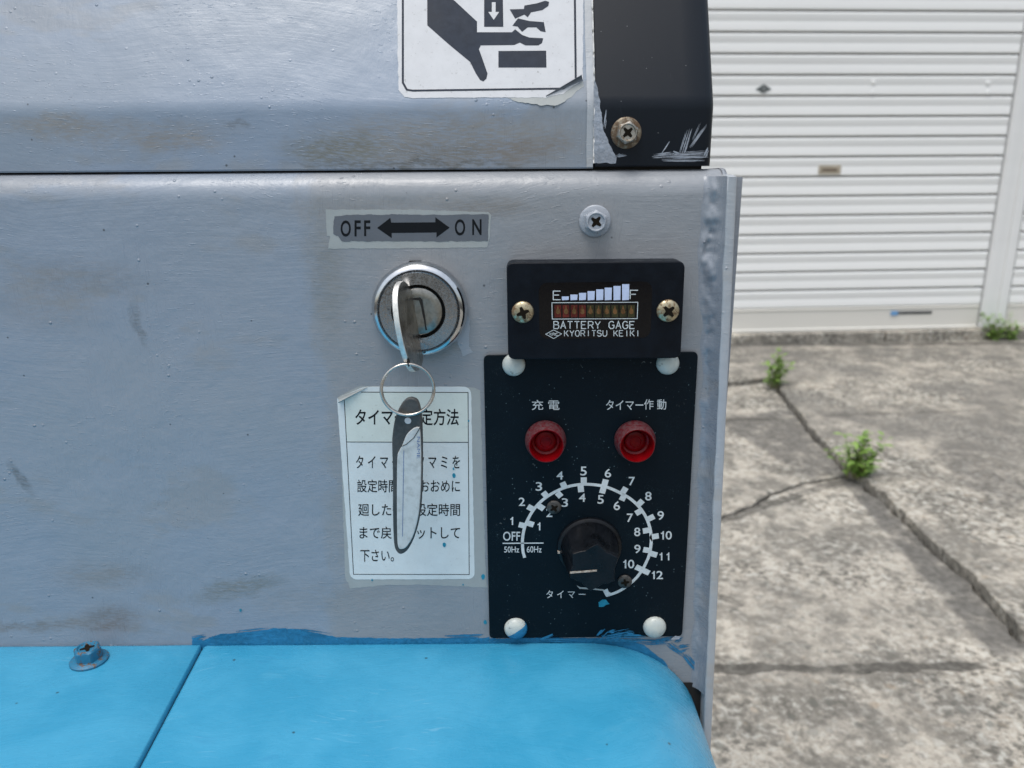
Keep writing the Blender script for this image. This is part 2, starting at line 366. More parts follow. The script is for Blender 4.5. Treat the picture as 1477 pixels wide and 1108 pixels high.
m = Mat('weathered_steel_hex'); n = m.noise(m.pos, 600, 5, .7); M['steel'] = m.done(m.mix(m.ramp(n, .48, .64), (.46, .44, .40), (.20, .15, .10)), m.ramp(n, .4, .65, .3, .6), m.ramp(n, .48, .64, .95, .4))
m = Mat('yellow_zinc_screw'); n = m.noise(m.pos, 500, 5, .7); rr_ = m.ramp(n, .44, .62)
M['brass'] = m.done(m.mix(rr_, (.50, .43, .29), (.15, .085, .04)), m.ramp(rr_, 0, 1, .36, .7), m.ramp(rr_, 0, 1, 1, .3))
M['screw_hole'] = plain('dark_screw_recess', (.012, .009, .006), .9, 0, .1)  # near-black tone of the flat crosses laid on the screw heads
M['dkscrew'] = plain('dark_screw', (.085, .08, .075), .45, .6, .4, .4, 700, .0002)
m = Mat('ivory_plastic_rivet'); n = m.noise(m.pos, 260, 4, .6); st = m.ramp(m.noise(m.pos, 300, 5, .75), .58, .68)
M['rivet'] = m.done(m.mix(m.math('MULTIPLY', st, .7), m.mix(m.ramp(n, .35, .65), (.54, .565, .52), (.46, .50, .485)), (.10, .085, .06)), .3, 0, .5)
def sticker_mat(name, col, dirt=.3, metal=0, rough=.38):
    m = Mat(name); n = m.noise(m.pos, 130, 5, .65); f = m.noise(m.scale(m.pos, (900, 900, 700)), 1, 5, .75)
    d = m.math('MULTIPLY', m.ramp(f, .58, .74), m.ramp(n, .38, .62)); m.bump(m.noise(m.pos, 60, 3, .5), .0006, .3); m.bump(f, .00004, .5); m.b.inputs['Specular IOR Level'].default_value = .3
    c = m.mix(m.ramp(n, .3, .7, 0, .5), col, tuple(x * .86 for x in col)); c = m.mix(m.math('MULTIPLY', d, dirt), c, (.12, .11, .09))
    return m.done(c, rough, metal, .3)
M['st_white'] = sticker_mat('worn_white_sticker', (.56, .57, .59), .9, 0, .55)
M['st_pale'] = sticker_mat('pale_sticker', (.66, .705, .71), .5)
M['st_yellow'] = sticker_mat('faded_yellow_sticker_heading', (.65, .70, .655), .5)
M['st_foil'] = sticker_mat('dull_foil', (.15, .165, .19), .6, .25, .32)
M['st_edge'] = sticker_mat('old_sticker_margin', (.36, .38, .375), .6)
M['ink'] = plain('black_ink', (.006, .007, .009), .5, 0, .15, .1)
M['ink_blue'] = plain('dark_slate_ink', (.028, .035, .050), .6, 0, .15, .15)
M['print'] = plain('white_print', (.56, .60, .61), .5, 0, .4, .12, 900, 0)
M['bar'] = plain('pale_blue_print', (.50, .57, .76), .35, 0, .4, .05, 900, 0)
M['led_red'] = plain('unlit_red_segment', (.085, .010, .006), .35, 0, .3, .5, 2600, .00005)
M['led_green'] = plain('unlit_olive_segment', (.030, .027, .009), .35, 0, .3, .5, 2600, .00005)
M['led_die'] = plain('segment_die', (.13, .060, .018), .3, 0, .5, .4, 2600, 0)
M['window'] = plain('smoked_window', (.002, .002, .003), .10, 0, .28, .1, 300, .00002)
m = Mat('dusty_red_lens'); n = m.noise(m.pos, 1500, 4, .7)
M['lens_side'] = m.done(m.mix(m.ramp(m.noise(m.pos, 700, 6, .8), .42, .56), (.095, .003, .008), (.10, .045, .050)), .6, 0, .25)
M['lens'] = plain('red_lens', (.155, .001, .003), .22, 0, .22, .25, 300, .00003)
M['lens_in'] = plain('red_lens_inner', (.165, .001, .003), .3, 0, .12, .3, 400, .00003)
M['knob'] = plain('black_bakelite', (.004, .005, .007), .33, 0, .26, .5, 900, .00006)
m = Mat('knob_line_paint'); n = m.noise(m.pos, 900, 4, .6); M['cream'] = m.done(m.mix(m.ramp(n, .45, .6), (.50, .43, .36), (.28, .22, .17)), .6)
M['rubber'] = plain('dark_grey_rubber', (.055, .056, .055), .48, 0, .45, .25, 700, .0001)
m = Mat('scuffed_clear_cover'); n = m.noise(m.pos, 260, 5, .7); m.bump(m.noise(m.pos, 90, 3, .5), .0005, .4)
M['tagwhite'] = m.done(m.mix(m.ramp(n, .40, .80), (.56, .57, .56), (.40, .40, .385)), .2, 0, .5, (.7, .1))
M['tagblue'] = plain('faded_blue_ink', (.10, .15, .30), .5)
m = Mat('blue_painted_bolt'); n = m.noise(m.pos, 380, 5, .7); m.bump(n, .0005, .7)
M['bolt_blue'] = m.done(m.mix(m.ramp(n, .52, .60), (.016, .15, .27), (.11, .062, .035)), .45)
M['bolt_grey'] = grey_paint('grey_painted_bolt', [], seed=2.0, base=(.33, .35, .38))
M['weld'] = grey_paint('grey_weld_paint', [], seed=6.0, base=(.245, .265, .295), rough=.27)

# background materials
def shutter_mat(name, col):
    m = Mat(name); n = m.noise(m.scale(m.pos, (1.2, 1.2, 9)), 1, 4, .6); f = m.noise(m.pos, 9, 5, .7)
    c = m.mix(m.ramp(n, .35, .7, 0, .5), col, tuple(x * .93 for x in col)); c = m.mix(m.ramp(f, .62, .80, 0, .3), c, (.55, .54, .50))
    return m.done(c, .42, 0, .4)
M['slat'] = shutter_mat('white_enamel_slat', (.82, .825, .815)); M['rail'] = shutter_mat('cream_enamel_rail', (.72, .70, .65)); M['post'] = shutter_mat('white_post_enamel', (.78, .785, .78))
M['wall'] = plain('cream_wall', (.60, .58, .53), .8, 0, .3, .08, 6, .001)
M['lockplate'] = plain('tarnished_lock', (.13, .15, .15), .4, .5, .5, .3, 60, 0)
M['handle'] = plain('beige_handle', (.42, .37, .29), .5, 0, .4, .15, 60, 0); M['slot'] = plain('brown_slot', (.16, .12, .08), .6)
M['darkslot'] = plain('dark_slot', (.05, .055, .06), .5); M['slotblue'] = plain('blue_slot_end', (.14, .33, .60), .5)
def concrete(name, tone=1.0, seed=0.0, dark=.5, bands=()):
    m = Mat(name); p = m.scale(m.pos, (1, 1, 1), loc=(seed, seed * 1.3, 0))
    big = m.noise(p, 2.6, 4, .6); mid = m.noise(p, 16, 5, .65); fine = m.noise(p, 78, 4, .62); grain = m.noise(p, 240, 4, .7)
    w = m.vadd(p, m.noise(p, 30, 3, .6, 1), .03)
    peb = m.voro(w, 46); pc = m.sep(m.voro(w, 46, out=1))
    a = (.47 * tone, .428 * tone, .362 * tone); b = (.235 * tone, .217 * tone, .186 * tone)
    c = m.mix(m.ramp(m.math('ADD', m.math('MULTIPLY', mid, .6), m.math('MULTIPLY', m.noise(p, 6.5, 4, .6), .4)), .42, .57), a, b)
    cw = m.ramp(m.noise(m.scale(p, (1, 1, 1), loc=(4, 4, 0)), 3.5, 3, .6), .40, .62, .35, 1.0)
    c = m.mix(m.math('MULTIPLY', cw, m.ramp(fine, .49, .62, 0, .88)), c, (.092 * tone, .088 * tone, .075 * tone))
    c = m.mix(m.math('MULTIPLY', cw, m.ramp(fine, .47, .38, 0, .65)), c, (.60 * tone, .59 * tone, .53 * tone))
    c = m.mix(m.math('MULTIPLY', m.ramp(peb, .45, .15), m.ramp(pc[0], .55, .75, 0, .7)), c, (.13, .13, .112))
    c = m.mix(m.math('MULTIPLY', m.ramp(peb, .42, .12), m.ramp(pc[1], .62, .8, 0, .6)), c, (.56, .53, .47))
    c = m.mix(m.math('MULTIPLY', m.ramp(peb, .42, .12), m.ramp(pc[2], .80, .9, 0, .4)), c, (.40, .30, .20))
    c = m.mix(m.ramp(grain, .50, .66, 0, .5), c, (.14, .13, .115))
    c = m.mix(m.ramp(m.noise(p, 50, 3, .7), .60, .70, 0, .6), c, (.10, .098, .088))
    c = m.mix(m.ramp(big, .46, .60, 0, dark), c, (.150, .143, .130))
    wp = m.vadd(m.pos, m.noise(m.pos, 22, 4, .6, 1), .035); xy = m.sep(wp)
    for (p0, p1, w0, w1, side, k, col) in bands:      # grime, mortar and painted shade lying along a crack or the ledge foot: distance from the line p0-p1, width w0 growing to w1
        d = Vector(p1) - Vector(p0); L = d.length; d.normalize()
        dx = m.math('SUBTRACT', xy[0], p0[0] + .017); dy = m.math('SUBTRACT', xy[1], p0[1] + .017)
        t = m.math('DIVIDE', m.math('ADD', m.math('MULTIPLY', dx, d.x), m.math('MULTIPLY', dy, d.y)), L)
        e = m.math('SUBTRACT', m.math('MULTIPLY', dx, d.y), m.math('MULTIPLY', dy, d.x))      # + to the right of the line
        e = m.math('ABSOLUTE', e) if side == 0 else m.math('MAXIMUM', m.math('MULTIPLY', e, side), 0.0)
        wd = m.math('ADD', m.math('MULTIPLY', t, w1 - w0), w0)
        f = m.ramp(m.math('DIVIDE', e, wd), 1.05, .75)
        f = m.math('MULTIPLY', f, m.math('MULTIPLY', m.ramp(t, -.04, .04), m.ramp(t, 1.04, .96)))
        f = m.math('MULTIPLY', f, m.ramp(mid, .36, .52, .55, 1.0)); c = m.mix(m.math('MULTIPLY', f, k), c, m.mix(m.ramp(fine, .4, .65), col, tuple(x * .7 for x in col)))
    m.bump(grain, .0015, .6); m.bump(fine, .004, .9); m.bump(mid, .01, .7)
    return m.done(c, .92, 0, .2)
_G = Frame((0, 0, 0), (1, 0, 0), (0, 1, 0)); GQ = lambda u, v: _G.px(u, v); GQ3 = lambda u, v: _G.px(u, v, -.008)
MORT = (.155, .147, .133); GR = (.10, .094, .083)
M['conc'] = concrete('weathered_concrete', .98, 0, .6, [(GQ(1190, 604), GQ(1420, 596), .018, .012, 0, .55, GR), (GQ(1036, 520), GQ(1477, 512), .10, .14, 0, .45, MORT), (GQ(1036, 500), GQ(1477, 499), .035, .035, 0, .8, GR), (GQ(1360, 650), GQ(1500, 735), .05, .12, 0, .6, MORT)]); M['conc2'] = concrete('pale_weathered_concrete', 1.06, 5, .2, [(GQ3(1225, 690), GQ3(1500, 945), .028, .085, 1, .92, MORT), (GQ3(990, 966), GQ3(1420, 962), .011, .016, 0, .85, GR), (GQ3(1036, 752), GQ3(1225, 690), .012, .018, 0, .7, GR), (GQ3(1036, 862), GQ3(1075, 872), .008, .010, 0, .7, GR)]); M['conc3'] = concrete('stained_concrete', .97, 9, .45, [(GQ(1036, 604), GQ(1210, 680), .012, .10, 1, .8, MORT), (GQ(1036, 604), GQ(1130, 603), .015, .015, 0, .8, GR)]); M['conc4'] = concrete('near_concrete', .97, 12, .35)
M['conc_dark'] = plain('smooth_dark_patching_mortar', (.15, .14, .128), .9, 0, .2, .3, 45, .002)
M['joint'] = plain('dark_joint_soil', (.055, .05, .042), .95, 0, .2, .4, 60, .004)
M['kerb'] = concrete('ledge_concrete', 1.1, 3, .35)
m = Mat('weed_leaf'); n = m.noise(m.pos, 60, 3, .6); m.b.inputs['Subsurface Weight'].default_value = 0
M['leaf'] = m.done(m.mix(m.ramp(n, .35, .65), (.12, .23, .035), (.23, .36, .07)), .5, 0, .4)
M['stalk'] = plain('weed_stalk', (.20, .20, .08), .6)

# ================================================================== SETTING
GROUND = Frame((0, 0, 0), (1, 0, 0), (0, 1, 0))
gmb = MB(); gmb.box(GROUND, -14, 14, -12, 14, -.12, -.022)
ground = gmb.build('ground', M['joint'], smooth=0); ground['kind'] = 'structure'; ground['label'] = 'concrete yard of large broken slabs'
def gp(l): return GROUND.pts(l)
TH = 0.0
A = [(1010, 975), (1060, 972), (1120, 966), (1200, 970), (1290, 968), (1380, 964), (1477, 966)]
B = [(1112, 549), (1135, 580), (1170, 625), (1200, 655), (1235, 690), (1270, 715), (1300, 745), (1345, 790), (1400, 835), (1477, 920)]
Cc = [(1034, 748), (1075, 730), (1120, 706), (1160, 694), (1222, 683)]
D = [(1036, 556), (1075, 553), (1112, 549)]
def far(p, q, d):  # continue the line p->q for d metres
    p = Vector(p); q = Vector(q); return tuple(q + (q - p).normalized() * d)
a, b, c_, d_ = gp(A), gp(B), gp(Cc), gp(D)
aR = far(a[-2], a[-1], 3.0); aL = far(a[1], a[0], 2.5); aL = (aL[0], a[0][1]); bE = b[-1]
bE2 = (bE[0] + .25, Vector(a[-1]).y + .004); cL = (c_[0][0] - 2.5, c_[0][1]); dL = (d_[0][0] - 2.6, d_[0][1])
kx, ky = GROUND.px(1230, 497)
def shrink(poly, g):
    n = len(poly); ar = sum(poly[i][0] * poly[(i + 1) % n][1] - poly[(i + 1) % n][0] * poly[i][1] for i in range(n))
    if ar < 0: poly = poly[::-1]
    out = []
    for i in range(n):
        p = Vector(poly[i]); e1 = (p - Vector(poly[i - 1])).normalized(); e2 = (Vector(poly[(i + 1) % n]) - p).normalized()
        k = Vector((-(e1.y + e2.y), e1.x + e2.x)); k = k / max(k.length_squared, .5) * 2
        out.append(tuple(p + k * g))
    return out
WA = radians(3.6)
def slab(poly, top, mat, seed, label=None, gap=.0036):
    poly = ragged(shrink(poly, gap), 0, .012, seed)
    poly = [(x + .009 * (mnoise.noise(Vector((x * 25, y * 25, 1))) + .6 * mnoise.noise(Vector((x * 90, y * 90, 1)))), y + .009 * (mnoise.noise(Vector((x * 25, y * 25, 7))) + .6 * mnoise.noise(Vector((x * 90, y * 90, 7))))) for x, y in poly]
    mb = MB(); mb.prism(GROUND, poly, -.06, top); o = mb.build('slab', mat, ground, label=label, bevel=.003, seg=1, smooth=0); return o
back = [(kx + 6, ky + .36), (kx - 6, ky - .39)]
ledge_line = lambda x: ky + (x - kx) * tan(WA) - .006
slab([*b, bE2, (aR[0], bE2[1]), (aR[0] + 2, ledge_line(aR[0] + 2)), (dL[0], ledge_line(dL[0])), dL, *d_[:-1]], .010, M['conc'], 1, 'large weathered slab right of the diagonal crack')
slab([dL, *d_, *b[1:4], *c_[::-1], cL], -.004, M['conc3'], 2, 'stained slab left of the diagonal crack')
slab([cL, *c_, *b[5:], bE2, *a[::-1], aL], -.008, M['conc2'], 3, 'pale pitted slab between the cracks')
slab([aL, *a, aR, (aR[0], -4.5), (aL[0] - 1, -4.5), (aL[0] - 1, aL[1])], .001, M['conc4'], 4, 'near mottled slab below the level joint')

WALL = Frame((kx - .05 * -sin(WA), ky + .05 * cos(WA), 0), (cos(WA), sin(WA), 0), (0, 0, 1))
LEDGE_H = WALL.px(1230, 476)[1]
xr = WALL.px(1407, 455)[0]; xr2 = WALL.px(1472, 60)[0]; XR = (xr + xr2) / 2
kb = MB()
kb.box(WALL, -4.5, WALL.px(1268, 490)[0] - .003, -.05, LEDGE_H, -.10, .05); kb.box(WALL, WALL.px(1268, 490)[0] + .003, 4.5, -.05, LEDGE_H - .001, -.10, .049)
kerb = kb.build('kerb', M['kerb'], bevel=.006, seg=2, smooth=0); kerb['kind'] = 'structure'; kerb['label'] = 'low concrete ledge under the roller shutters'

# roller shutters
z15 = WALL.px(1230, 15)[1]; z442 = WALL.px(1230, 442)[1]; PITCHZ = (z15 - z442) / 15
prof = [(.0048, 0), (.0074, .0012), (.0098, .0045), (.0092, .010), (.0092, .030), (.0080, .034), (.0080, .038), (.0092, .042), (.0094, .058), (.0098, .0635), (.0075, .0675), (.0064, .0692), (.0048, .0705)]
prof = [(h, z / .0765 * PITCHZ) for h, z in prof]
def slat_mesh(x0, x1, name):
    mb = MB(); rows = []
    for (h, z) in prof: rows.append([WALL.w(x0, z, h), WALL.w(x1, z, h)])
    rows.append([WALL.w(x0, prof[-1][1], -.004), WALL.w(x1, prof[-1][1], -.004)]); rows.append([WALL.w(x0, 0, -.004), WALL.w(x1, 0, -.004)]); rows.append(rows[0])
    mb.grid(rows, flip=True); n = len(rows) - 1
    mb.add([r[1] for r in rows[:-1]], [tuple(range(n))]); mb.add([r[0] for r in rows[:-1]], [tuple(range(n - 1, -1, -1))])
    return mb.build(name, M['slat'], smooth=25)
def shutter(x0, x1, label):
    t = empty('roller_shutter', WALL.w((x0 + x1) / 2, LEDGE_H, 0)); tag(t, label, 'roller shutter', 'white roller shutters')
    first = slat_mesh(x0, x1, 'slat'); inv = pinv(t)
    z = z442; i = 0
    while z < 2.25:
        o = first if i == 0 else first.copy()
        if i: C.objects.link(o)
        o.parent = t; o.matrix_parent_inverse = inv; o.location = (0, 0, z); z += PITCHZ; i += 1
    r = MB(); zz = z442 - .0005
    r.prism(Frame(WALL.w(0, 0, 0), WALL.n, (0, 0, 1)), [(-.006, LEDGE_H + .001), (.012, LEDGE_H + .001), (.012, LEDGE_H + .010), (.008, LEDGE_H + .013), (.008, zz - .012), (.012, zz - .008), (.010, zz - .002), (-.006, zz)], -x1, -x0)
    rr = r.build('bottom_rail', M['rail'], t, smooth=25)
    return t
XL = -3.2
sh1 = shutter(XL, XR, 'white slatted roller shutter with a latch, left of the white post')
post_w = WALL.px(1447, 455)[0] - WALL.px(1407, 455)[0]
sh2 = shutter(XR + post_w + .004, XR + post_w + 2.6, 'sliver of a white slatted roller shutter right of the white post')
p = MB(); p.box(WALL, XR - .02, XR + .02, LEDGE_H + .001, 2.3, -.012, -.0045); p.build('gap_shade_strip', M['gap'], sh1, smooth=0)  # dark backing strip puts the shade of the slat-end gap into colour
p = MB(); x0 = XR + .009; x1 = XR + post_w
p.box(WALL, x0, x1, LEDGE_H + .0005, 2.3, -.03, .010)
post = p.build('shutter_post', M['post'], bevel=.002, smooth=0); tag(post, 'white upright metal post between the two roller shutters', 'post')
for fa, fb, hh in ((.05, .34, .014), (.62, .95, .016)):
    q = MB(); q.box(WALL, x0 + (x1 - x0) * fa, x0 + (x1 - x0) * fb, LEDGE_H + .001, 2.3, .0103, hh); q.build('guide_rail', M['post'], post, bevel=.002, smooth=0)
q = MB(); q.box(WALL, XL - .25, XR + post_w + 2.9, LEDGE_H, 3.1, -.32, -.05); q.box(WALL, XL - .25, XR + post_w + 2.9, 2.3, 3.1, -.049, .04)
wall = q.build('building_wall', M['wall'], smooth=0); wall['kind'] = 'structure'
# shutter furniture
cx, cy = WALL.px(1100, 129); q = MB()
q.prism(WALL, [(cx - .034, cy), (cx, cy + .019), (cx + .034, cy), (cx, cy - .017)], .0085, .0105, taper=.1)
lk = q.build('shutter_lock', M['lockplate'], sh1, bevel=.001, smooth=0, label='dark diamond-shaped lock plate')
q = MB(); q.lathe(WALL, (cx, cy), [(.010, .0106), (.009, .015), (.0, .015)], 20, closed=False); q.build('lock_barrel', M['chrome_old'], lk)
cx, cy = WALL.px(1195, 245); q = MB(); q.prism(WALL, rrect([(cx - .046, cy - .018), (cx + .046, cy - .018), (cx + .046, cy + .018), (cx - .046, cy + .018)], .006), .0085, .0112)
lt = q.build('latch_plate', M['handle'], sh1, smooth=0, label='beige latch plate with a brown slot'); q = MB(); q.prism(WALL, rrect([(cx - .032, cy - .006), (cx + .032, cy - .006), (cx + .032, cy + .005), (cx - .032, cy + .005)], .003), .0114, .0124); q.build('slot', M['slot'], lt, smooth=0)
for (u, v) in ((1258, 119), (1258, 134), (1423, 120), (1423, 134)):
    cx, cy = WALL.px(u, v); q = MB(); q.lathe(WALL, (cx, cy), [(.010, .0085), (.009, .0115), (.005, .0128), (0.0, .013)], 16, closed=False); q.build('rivet', M['slat'], sh1)
c0 = WALL.px(1283, 451); c1 = WALL.px(1342, 451); q = MB(); q.box(WALL, c0[0] + .02, c1[0], c0[1] - .006, c0[1] + .005, .0085, .0105); sl = q.build('rail_slot', M['darkslot'], sh1, smooth=0, label='dark slot in the bottom rail')
q = MB(); q.box(WALL, c0[0], c0[0] + .030, c0[1] - .010, c0[1] + .008, .0107, .0125); q.build('slot_cap', M['slotblue'], sl, smooth=0)

# weeds
def weed(u, v, wpx, hpx, n, label, seed):
    rnd = random.Random(seed); gx, gy = GROUND.px(u, v); depth = (Vector((gx, gy, 0)) - CAM).length; k = depth / FPX
    H = hpx * k; Wd = wpx * k * .5; st = MB(); lf = MB()
    for i in range(n):
        a = rnd.uniform(0, 2 * pi); lean = rnd.uniform(.05, 1.0) * Wd; h = H * rnd.uniform(.45, 1.0) * (1 - .35 * (lean / Wd)); bx = rnd.gauss(0, .15) * Wd; by = rnd.gauss(0, .12) * Wd
        base = Vector((gx + bx, gy + by, 0)); tip = base + Vector((cos(a) * lean, sin(a) * lean * .7, h))
        mid = base.lerp(tip, .5) + Vector((-cos(a), -sin(a), 0)) * lean * .15
        pth = [base, base.lerp(mid, .6), mid, mid.lerp(tip, .6), tip]
        st.tube(pth, lambda t: .0011 * (1 - .6 * t), 5)
        for j in range(9):
            t = .15 + .85 * j / 8; pp = base.lerp(tip, t) + Vector((-cos(a), -sin(a), 0)) * lean * .15 * (1 - abs(2 * t - 1))
            la = rnd.uniform(0, 2 * pi); L = rnd.uniform(.5, 1.1) * .024 * (H / .11); d = Vector((cos(la), sin(la), rnd.uniform(.0, .9))).normalized(); s_ = d.cross(Vector((0, 0, 1))).normalized() * L * .24
            e = pp + d * L + Vector((0, 0, -L * .15)); mm = pp + d * L * .5
            lf.add([pp, mm + s_, e, mm - s_, mm + Vector((0, 0, L * .06))], [(0, 1, 4), (1, 2, 4), (2, 3, 4), (3, 0, 4)])
    t = empty('weed', (gx, gy, 0)); tag(t, label, 'weed', 'weeds growing from the cracks')
    st.build('stem', M['stalk'], t); lf.build('leaves', M['leaf'], t, smooth=0)
weed(1117, 560, 50, 62, 18, 'small green weed at the upper end of the diagonal crack, beside the machine', 3)
weed(1236, 690, 88, 72, 32, 'largest bushy green weed, where the two cracks meet', 5)
weed(1430, 494, 40, 50, 11, 'feathery green weed at the foot of the white post', 8)
weed(1460, 494, 26, 46, 7, 'slim upright green weed just right of the white post', 11)

# ================================================================== MACHINE
z_top = EYE + PANEL.px(600, 247)[1]; XLM = -.62
XP = PANEL.px(1050, 300)[0]                      # right end of the front sheet
machine = empty('lift_machine', (0, .1, 0)); tag(machine, 'hand-painted grey and blue electric machine with a key switch, battery gauge and timer', 'machine')
# front panel with rolled top edge
R = .0098; prof = [(0.0, .25), (0.0, .45), (0.0, .60), (0.0, .66), (0.0, z_top - R - .004)] + [(R - R * cos(a), z_top - R + R * sin(a)) for a in [radians(x) for x in range(0, 91, 9)]] + [(.05, z_top), (.28, z_top)]
mb = MB(); xs = [XLM + (XP - XLM) * i / 12 for i in range(13)]
mb.grid([[Vector((x, y, z)) for x in xs] for y, z in prof], flip=False)
panel = mb.build('front_panel', M['panel'], machine, smooth=40, label='brush-painted grey front panel with a rolled top edge')
mb = MB(); mb.box(Frame((0, 0, 0), (1, 0, 0), (0, 0, 1)), XLM, XP, .25, z_top - .002, -.29, -.2795); mb.build('back_panel', M['panel'], machine, smooth=0)
# side plate: its front edge stands proud of the panel
hS = .0075; xo0 = PANEL.px(1063, 270, hS)[0]; xo1 = PANEL.px(1032, 940, hS)[0]; xi0 = PANEL.px(1049, 290, hS)[0]; xi1 = PANEL.px(1018.5, 940, hS)[0]
XO = (xo0 + xo1) / 2; zo0 = EYE + PANEL.px(1063, 270, hS)[1]; zo1 = EYE + PANEL.px(1032, 940, hS)[1]
XOF = lambda z: xo0 + (xo1 - xo0) * (zo0 - z) / (zo0 - zo1)
zt = EYE + PANEL.px(1055, 252, hS)[1]
mb = MB(); F0 = Frame((0, 0, 0), (1, 0, 0), (0, 0, 1))
n = 60; L_ = []; 
for i in range(n + 1):
    z = .22 + (zt - .22) * i / n; j = mnoise.noise(Vector((0, 3, z * 160))) * .00035
    L_.append((XOF(z) - .0037 + j, z))
rowsS = []
for (x_, z) in L_[::-1]:
    xo = XOF(z); e = .0006
    if not rowsS: rowsS.append([Vector((x_, .3, z)), Vector((x_ + .001, .02, z)), Vector((x_ + .001, 0, z)), Vector((x_ + .001, 0, z)), Vector((xo - .001, 0, z)), Vector((xo, 0, z)), Vector((xo, .02, z)), Vector((xo, .3, z))])
    rowsS.append([Vector((x_, .3, z - .0008)), Vector((x_, -hS + e * 2, z - .0008)), Vector((x_ + e * .3, -hS + e * .3, z - .0008)), Vector((x_ + e, -hS, z - .0008)), Vector((xo - e, -hS, z - .0008)), Vector((xo - e * .3, -hS + e * .3, z - .0008)), Vector((xo, -hS + e, z - .0008)), Vector((xo, .3, z - .0008))])
mb.grid(rowsS, flip=True)
side = mb.build('side_plate', M['strip'], machine, smooth=60, label='grey side plate, its tone lightened for the light on it, whose edge runs down the right of the panel')
# weld / filler in the corner
mb = MB(); rows = []; zb = EYE + PANEL.px(1015, 990)[1]
for i in range(260):
    z = zt - .0006 - i * (zt - .0006 - zb) / 259; top = max(0, 1 - abs((zt - .028) - z) / .045)
    x1 = XOF(z) - .0036; row = []; w_ = .0050 + .0035 * top + .0014 * mnoise.noise(Vector((0, 0, z * 90)))
    for j in range(15):
        t = j / 14; x = x1 - w_ * (1 - t); h = hS * .93 * t ** 2.6
        b_ = mnoise.noise(Vector((x * 240, 5, z * 150))) * .0020 + mnoise.noise(Vector((x * 600, 9, z * 380))) * .0009
        h += (b_ + .0004) * sin(pi * min(1, t * 1.02)) ** 1.6 * (.35 + 1.1 * top)
        e_ = max(0, min(1, (z - (z_top - R)) / R)); h = max(h, .00002) - (R - R * sqrt(1 - e_ * e_)) * (1 - t) ** .7
        row.append(Vector((x, -h, z)))
    rows.append(row)
mb.grid(rows, flip=True); mb.build('weld_bead', M['weld'], machine, smooth=60, label='lumpy painted weld in the right-hand corner')
mb = MB(); mb.box(F0, XP - .001, XOF(.4) - .003, .25, zt - .001, -.02, -.0012); mb.build('corner_filler', M['weld'], machine, smooth=0)
mb = MB()   # cap over the top right corner
mb.grid([[Vector((XP - .002 + (XO - .0032 - XP + .002) * j / 6, y, z + mnoise.noise(Vector((j * .9, y * 300, 2))) * .0005)) for j in range(7)] for y, z in [(-.0005, z_top - R - .003)] + [(R - R * cos(a) - .0006, z_top - R + R * sin(a) + .0002) for a in [radians(x) for x in range(0, 91, 15)]] + [(.05, z_top - .0002)]])
mb.build('corner_cap', M['weld'], machine, smooth=60)

# cowl above: lip, rolled crease, leaning-back face
TILT = radians(25); yL = .0062; zl0 = z_top + .0004
zc = EYE + PANEL.px(500, 152, -yL)[1]
RC = .012; TLc = RC * tan(TILT / 2)
def cowl_profile(off=0.0, top=.26):
    o = Vector((0, -1, 0)); pr = [((yL + .004), zl0 + .0), (yL + .0005, zl0 + .0001), (yL, zl0 + .0007), (yL, zl0 + .008)]
    cyc, czc = yL + RC, zc - TLc
    pr += [(cyc - RC * cos(a), czc + RC * sin(a)) for a in [TILT * k / 8 for k in range(9)]]
    e = pr[-1]; pr += [(e[0] + sin(TILT) * d, e[1] + cos(TILT) * d) for d in (.02, .05, .1, top)]
    return pr
pr = cowl_profile(); XT = PANEL.px(856, 200, -yL)[0]
mb = MB(); xs = [XLM + (XT - XLM) * i / 10 for i in range(11)]
mb.grid([[Vector((x, y, z)) for x in xs] for y, z in pr]); e = pr[-1]
mb.grid([[Vector((x, y, z)) for x in xs] for y, z in [(e[0], e[1]), (e[0] + .004, e[1] + .004), (.28, e[1] + .004), (.28, zl0)]])
cowl = mb.build('upper_cowl', M['cowl'], machine, smooth=35, label='grey upper cowl leaning back above the seam')
mb = MB(); mb.box(F0, XLM, PANEL.px(1020, 240)[0], z_top - .0004, zl0 + .002, -.27, -(yL + .0028)); mb.build('seam_shadow_gap', M['gap'], machine, smooth=0, label='dark seam under the cowl')
LIP = Frame((0, yL, EYE), (1, 0, 0), (0, 0, 1)); CREASE = Vector((0, yL + RC - RC * cos(TILT), zc - TLc + RC * sin(TILT)))
SLOPE = Frame(CREASE, (1, 0, 0), (0, sin(TILT), cos(TILT)))
# bright edge strip of the cowl beside the trim
mb = MB(); xa = LIP.px(846, 200)[0]
q = [(y - .00035 * (1 if i > 1 else 0), z) for i, (y, z) in enumerate(pr)]
mb.grid([[Vector((xa + mnoise.noise(Vector((1, 0, z * 120))) * .0004, y, z)) if x == 0 else Vector((XT - .0001, y, z)) for x in (0, 1)] for y, z in q]); mb.build('cowl_edge', M['strip'], machine, smooth=35)
